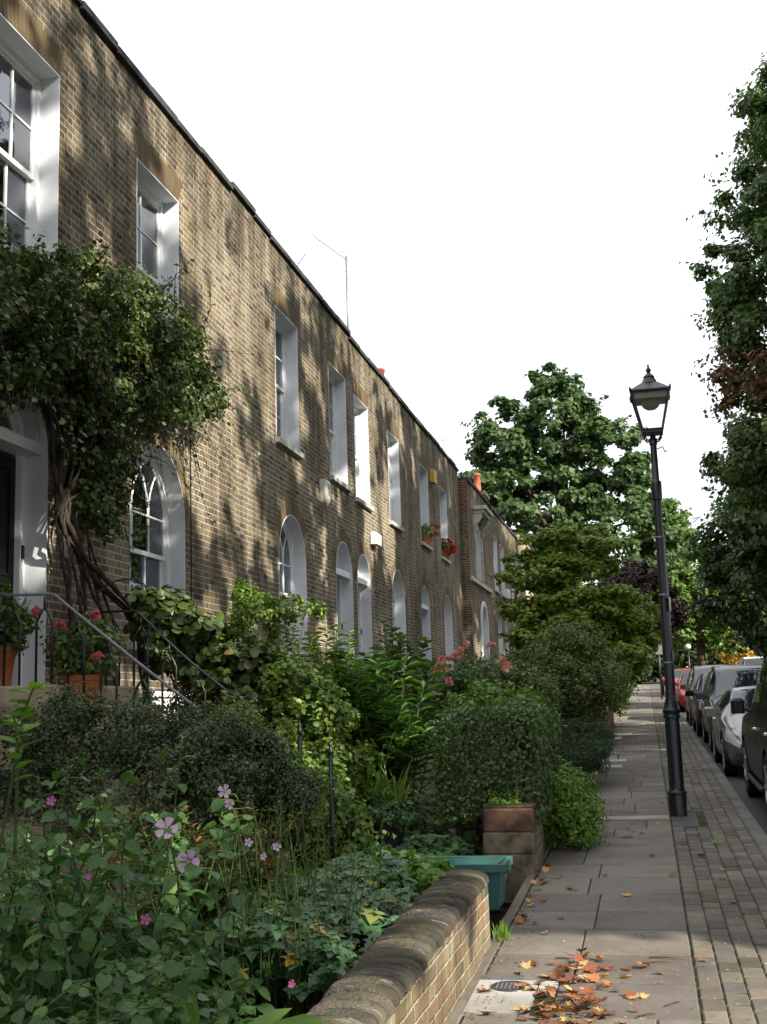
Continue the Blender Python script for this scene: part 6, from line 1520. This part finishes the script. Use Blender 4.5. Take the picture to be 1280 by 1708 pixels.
# ------------------------------------------------------------------ fallen leaves
def drymat(name,c1,c2): return leafmat(name,[(0,c1),(1,c2)],.7,.12,.2,clump=.5)
DL={'orange brown':drymat('dry_orange_leaf',(.24,.10,.045),(.30,.135,.055)),'russet':drymat('dry_russet_leaf',(.16,.055,.032),(.21,.07,.04)),'tan':drymat('dry_tan_leaf',(.40,.25,.11),(.48,.32,.16)),'yellow':drymat('dry_yellow_leaf',(.40,.28,.07),(.46,.34,.10)),'dark brown':drymat('dry_dark_leaf',(.09,.045,.028),(.13,.06,.035)),'green':drymat('fallen_green_leaf',(.10,.17,.04),(.14,.22,.06))}
T_FALL=([(0,-.28,.0),(.03,0,.02),(.30,-.16,.10),(.26,.02,.07),(.56,.06,.16),(.36,.22,.07),(.58,.50,.17),(.30,.42,.06),(.20,.62,.05),(0,1,.16),(-.20,.62,.05),(-.30,.42,.06),(-.58,.50,.17),(-.36,.22,.07),(-.56,.06,.16),(-.26,.02,.07),(-.30,-.16,.10),(-.03,0,.02),(0,.3,-.01)],
        [(18,1,2,3,4),(18,4,5,6),(18,6,7,8,9),(18,9,10,11,12),(18,12,13,14),(18,14,15,16,17),(18,17,0,1)])
protos={}
for cname,mt_ in DL.items():
    for v in range(2):
        tv=np.array(T_FALL[0],float)-np.array([0,.3,0]); k=random.uniform(.5,1.7); tv[:,2]=tv[:,2]*k+.05*np.sin(tv[:,0]*5+v)+.04*np.sin(tv[:,1]*6+v*2)
        me=bpy.data.meshes.new('fallen_leaf'); me.from_pydata([tuple(q) for q in tv],[],T_FALL[1]); me.materials.append(mt_); me.update(); protos[(cname,v)]=me
random.seed(77)
def fall(x,y,size,cname,label,group,z=0.,tilt=.18):
    o=bpy.data.objects.new('fallen_leaf',protos[(cname,random.randint(0,1))]); COL.objects.link(o)
    o.location=(x,y,gz(y)+.008+z); s=size*random.uniform(.85,1.15); o.scale=(s,s,s*random.uniform(.5,1.3)); o.rotation_euler=(random.gauss(0,tilt),random.gauss(0,tilt),random.uniform(0,6.28))
    tag(o,label,'leaf',group)
cols=['orange brown','russet','tan','yellow','dark brown']
for k in range(150):
    cn=random.choices(cols,[4,6,3,.7,6])[0]
    u=random.gauss(0,.145); y=random.triangular(5.2,7.2,5.8); x=-.46+u+(6.2-y)*.05
    fall(x,y,random.uniform(.04,.085),cn,f'{cn} fallen leaf in the drift beside the pale cover slab','leaf drift by the cover slab',z=random.uniform(0,.03)*max(0,1-abs(u)*5),tilt=.26)
for k in range(40):
    cn=random.choices(cols,[4,3,3,1,2])[0]; y=random.uniform(7.2,15); x=random.choice([random.uniform(-.93,-.6),random.uniform(-.9,.1)])
    fall(x,y,random.uniform(.04,.075),cn,f'{cn} leaf scattered alone on the shaded flagstones','leaves on the shaded flags')
for k in range(18):
    cn=random.choices(cols,[3,3,3,2,2])[0]; fall(random.uniform(-.95,-.86),random.uniform(7.4,10.2),.06,cn,f'{cn} leaf caught in the gutter along the wall foot','leaves along the wall foot',z=.01,tilt=.4)
for x,y,s_,cn,lb in ((-.30,6.75,.085,'russet','russet leaf lying alone right of the drift in the sun'),(-.12,6.80,.085,'orange brown','orange leaf lying near the brick strip in the sun'),(.52,11.3,.11,'green','large pale green leaf on the brick strip by the lamp post'),(.35,10.6,.08,'dark brown','dull dark leaf on the brick strip'),(.48,9.9,.06,'yellow','yellow leaf on the brick strip'),(.45,9.5,.07,'russet','russet leaf on the brick strip below the yellow one'),(.47,8.6,.075,'orange brown','orange brown leaf on the shaded pavers'),(.20,6.95,.04,'orange brown','tiny orange leaf at the edge of the sunlit pavers'),(-.42,5.72,.08,'green','small green leaf on top of the leaf drift'),(-.90,6.25,.085,'russet','russet leaf lying on the pale cover slab'),(-.83,5.85,.08,'russet','curled russet leaf on the near edge of the cover slab')):
    fall(x,y,s_,cn,lb,'single leaves on the pavement')
mbt=[]
for k,(x,y,a,l) in enumerate(((-.05,6.9,.3,.16),(.02,6.1,.9,.12),(-.10,5.9,.6,.10),(.0,7.0,-.2,.18))):
    o=(x,y,gz(y)+.006); d=Vector((math.cos(a),math.sin(a),0)); t=MB(); t.tube([Vector(o)-d*l/2,Vector(o)+Vector((.008,.01,.004)),Vector(o)+d*l/2],[.003,.0035,.002],5); q=t.build('fallen_twig',M['redstem'],None,True,o); q.location=o
    tag(q,['thin twig by the brick strip edge','short twig low on the sunny flags','tiny twig near the bottom of the flags','long thin twig just past the shadow edge'][k],'twig','twigs on the sunny flags')

n_=1500; yy=np.concatenate([R.uniform(4.5,9,n_//2),R.uniform(5,30,n_//2)]); xx=np.where(R.uniform(size=n_)<.45,-.94+np.abs(R.normal(size=n_))*.10,R.uniform(-.95,.85,n_))
lt=leaves('leaf_litter',np.stack([xx,yy,yy*SL+.009],1),np.array([0,0,1.])+R.normal(size=(n_,3))*.3,R.uniform(.006,.02,n_),T_RH,leafmat('litter_crumb',[(0,(.05,.03,.018)),(.5,(.14,.085,.04)),(.8,(.26,.18,.08)),(1,(.32,.30,.22))],.8,.05,.1),None,off=(0,10,.3))
lt.location=(0,10,.3); lt['kind']='stuff'; lt['label']='crumbs of dead leaf and twig strewn over the pavement'; lt['category']='leaf litter'

# ------------------------------------------------------------------ books behind the nearest upper window
ob_=(-6.3,9.0,5.15); bk=thing('bookcase','pale shelves of books seen through the nearest upper window','bookcase',ob_)
for k in range(6):
    z=5.2+k*.42; mb=MB(); mb.box((-6.42,7.9,z),(-6.12,10.2,z+.025)); mb.build('shelf',M['plaster'],bk,False,ob_)
mb=MB()
for yy in (7.87,10.2): mb.box((-6.42,yy,5.16),(-6.12,yy+.03,7.6))
mb.build('side_panel',M['plaster'],bk,False,ob_)
BC={'dark red':(.22,.03,.03),'navy blue':(.03,.05,.14),'cream':(.55,.50,.38),'dark green':(.03,.10,.05),'brown':(.14,.08,.04),'grey':(.25,.25,.25)}
BM={k:simple('book_cloth_'+k.replace(' ','_'),v,.7,.2,.1,8,0) for k,v in BC.items()}
random.seed(5)
wordrow=['lowest','second','third','fourth','fifth']
for r in range(1,5):
    y=8.5
    while y<9.95:
        wd=random.uniform(.03,.06); hh=random.uniform(.24,.36); cn=random.choice(list(BC)); z=5.2+r*.42+.026
        b=MB(); b.box((-6.38,y,z),(-6.14,y+wd-.003,z+hh)); o=b.build('book',BM[cn],None,False,(-6.26,y+wd/2,z)); o.location=(-6.26,y+wd/2,z)
        tag(o,f'{cn} book spine on the {wordrow[r]} shelf up in the nearest window','book','books on the upstairs shelves'); y+=wd
        if random.random()<.12: y+=random.uniform(.05,.15)
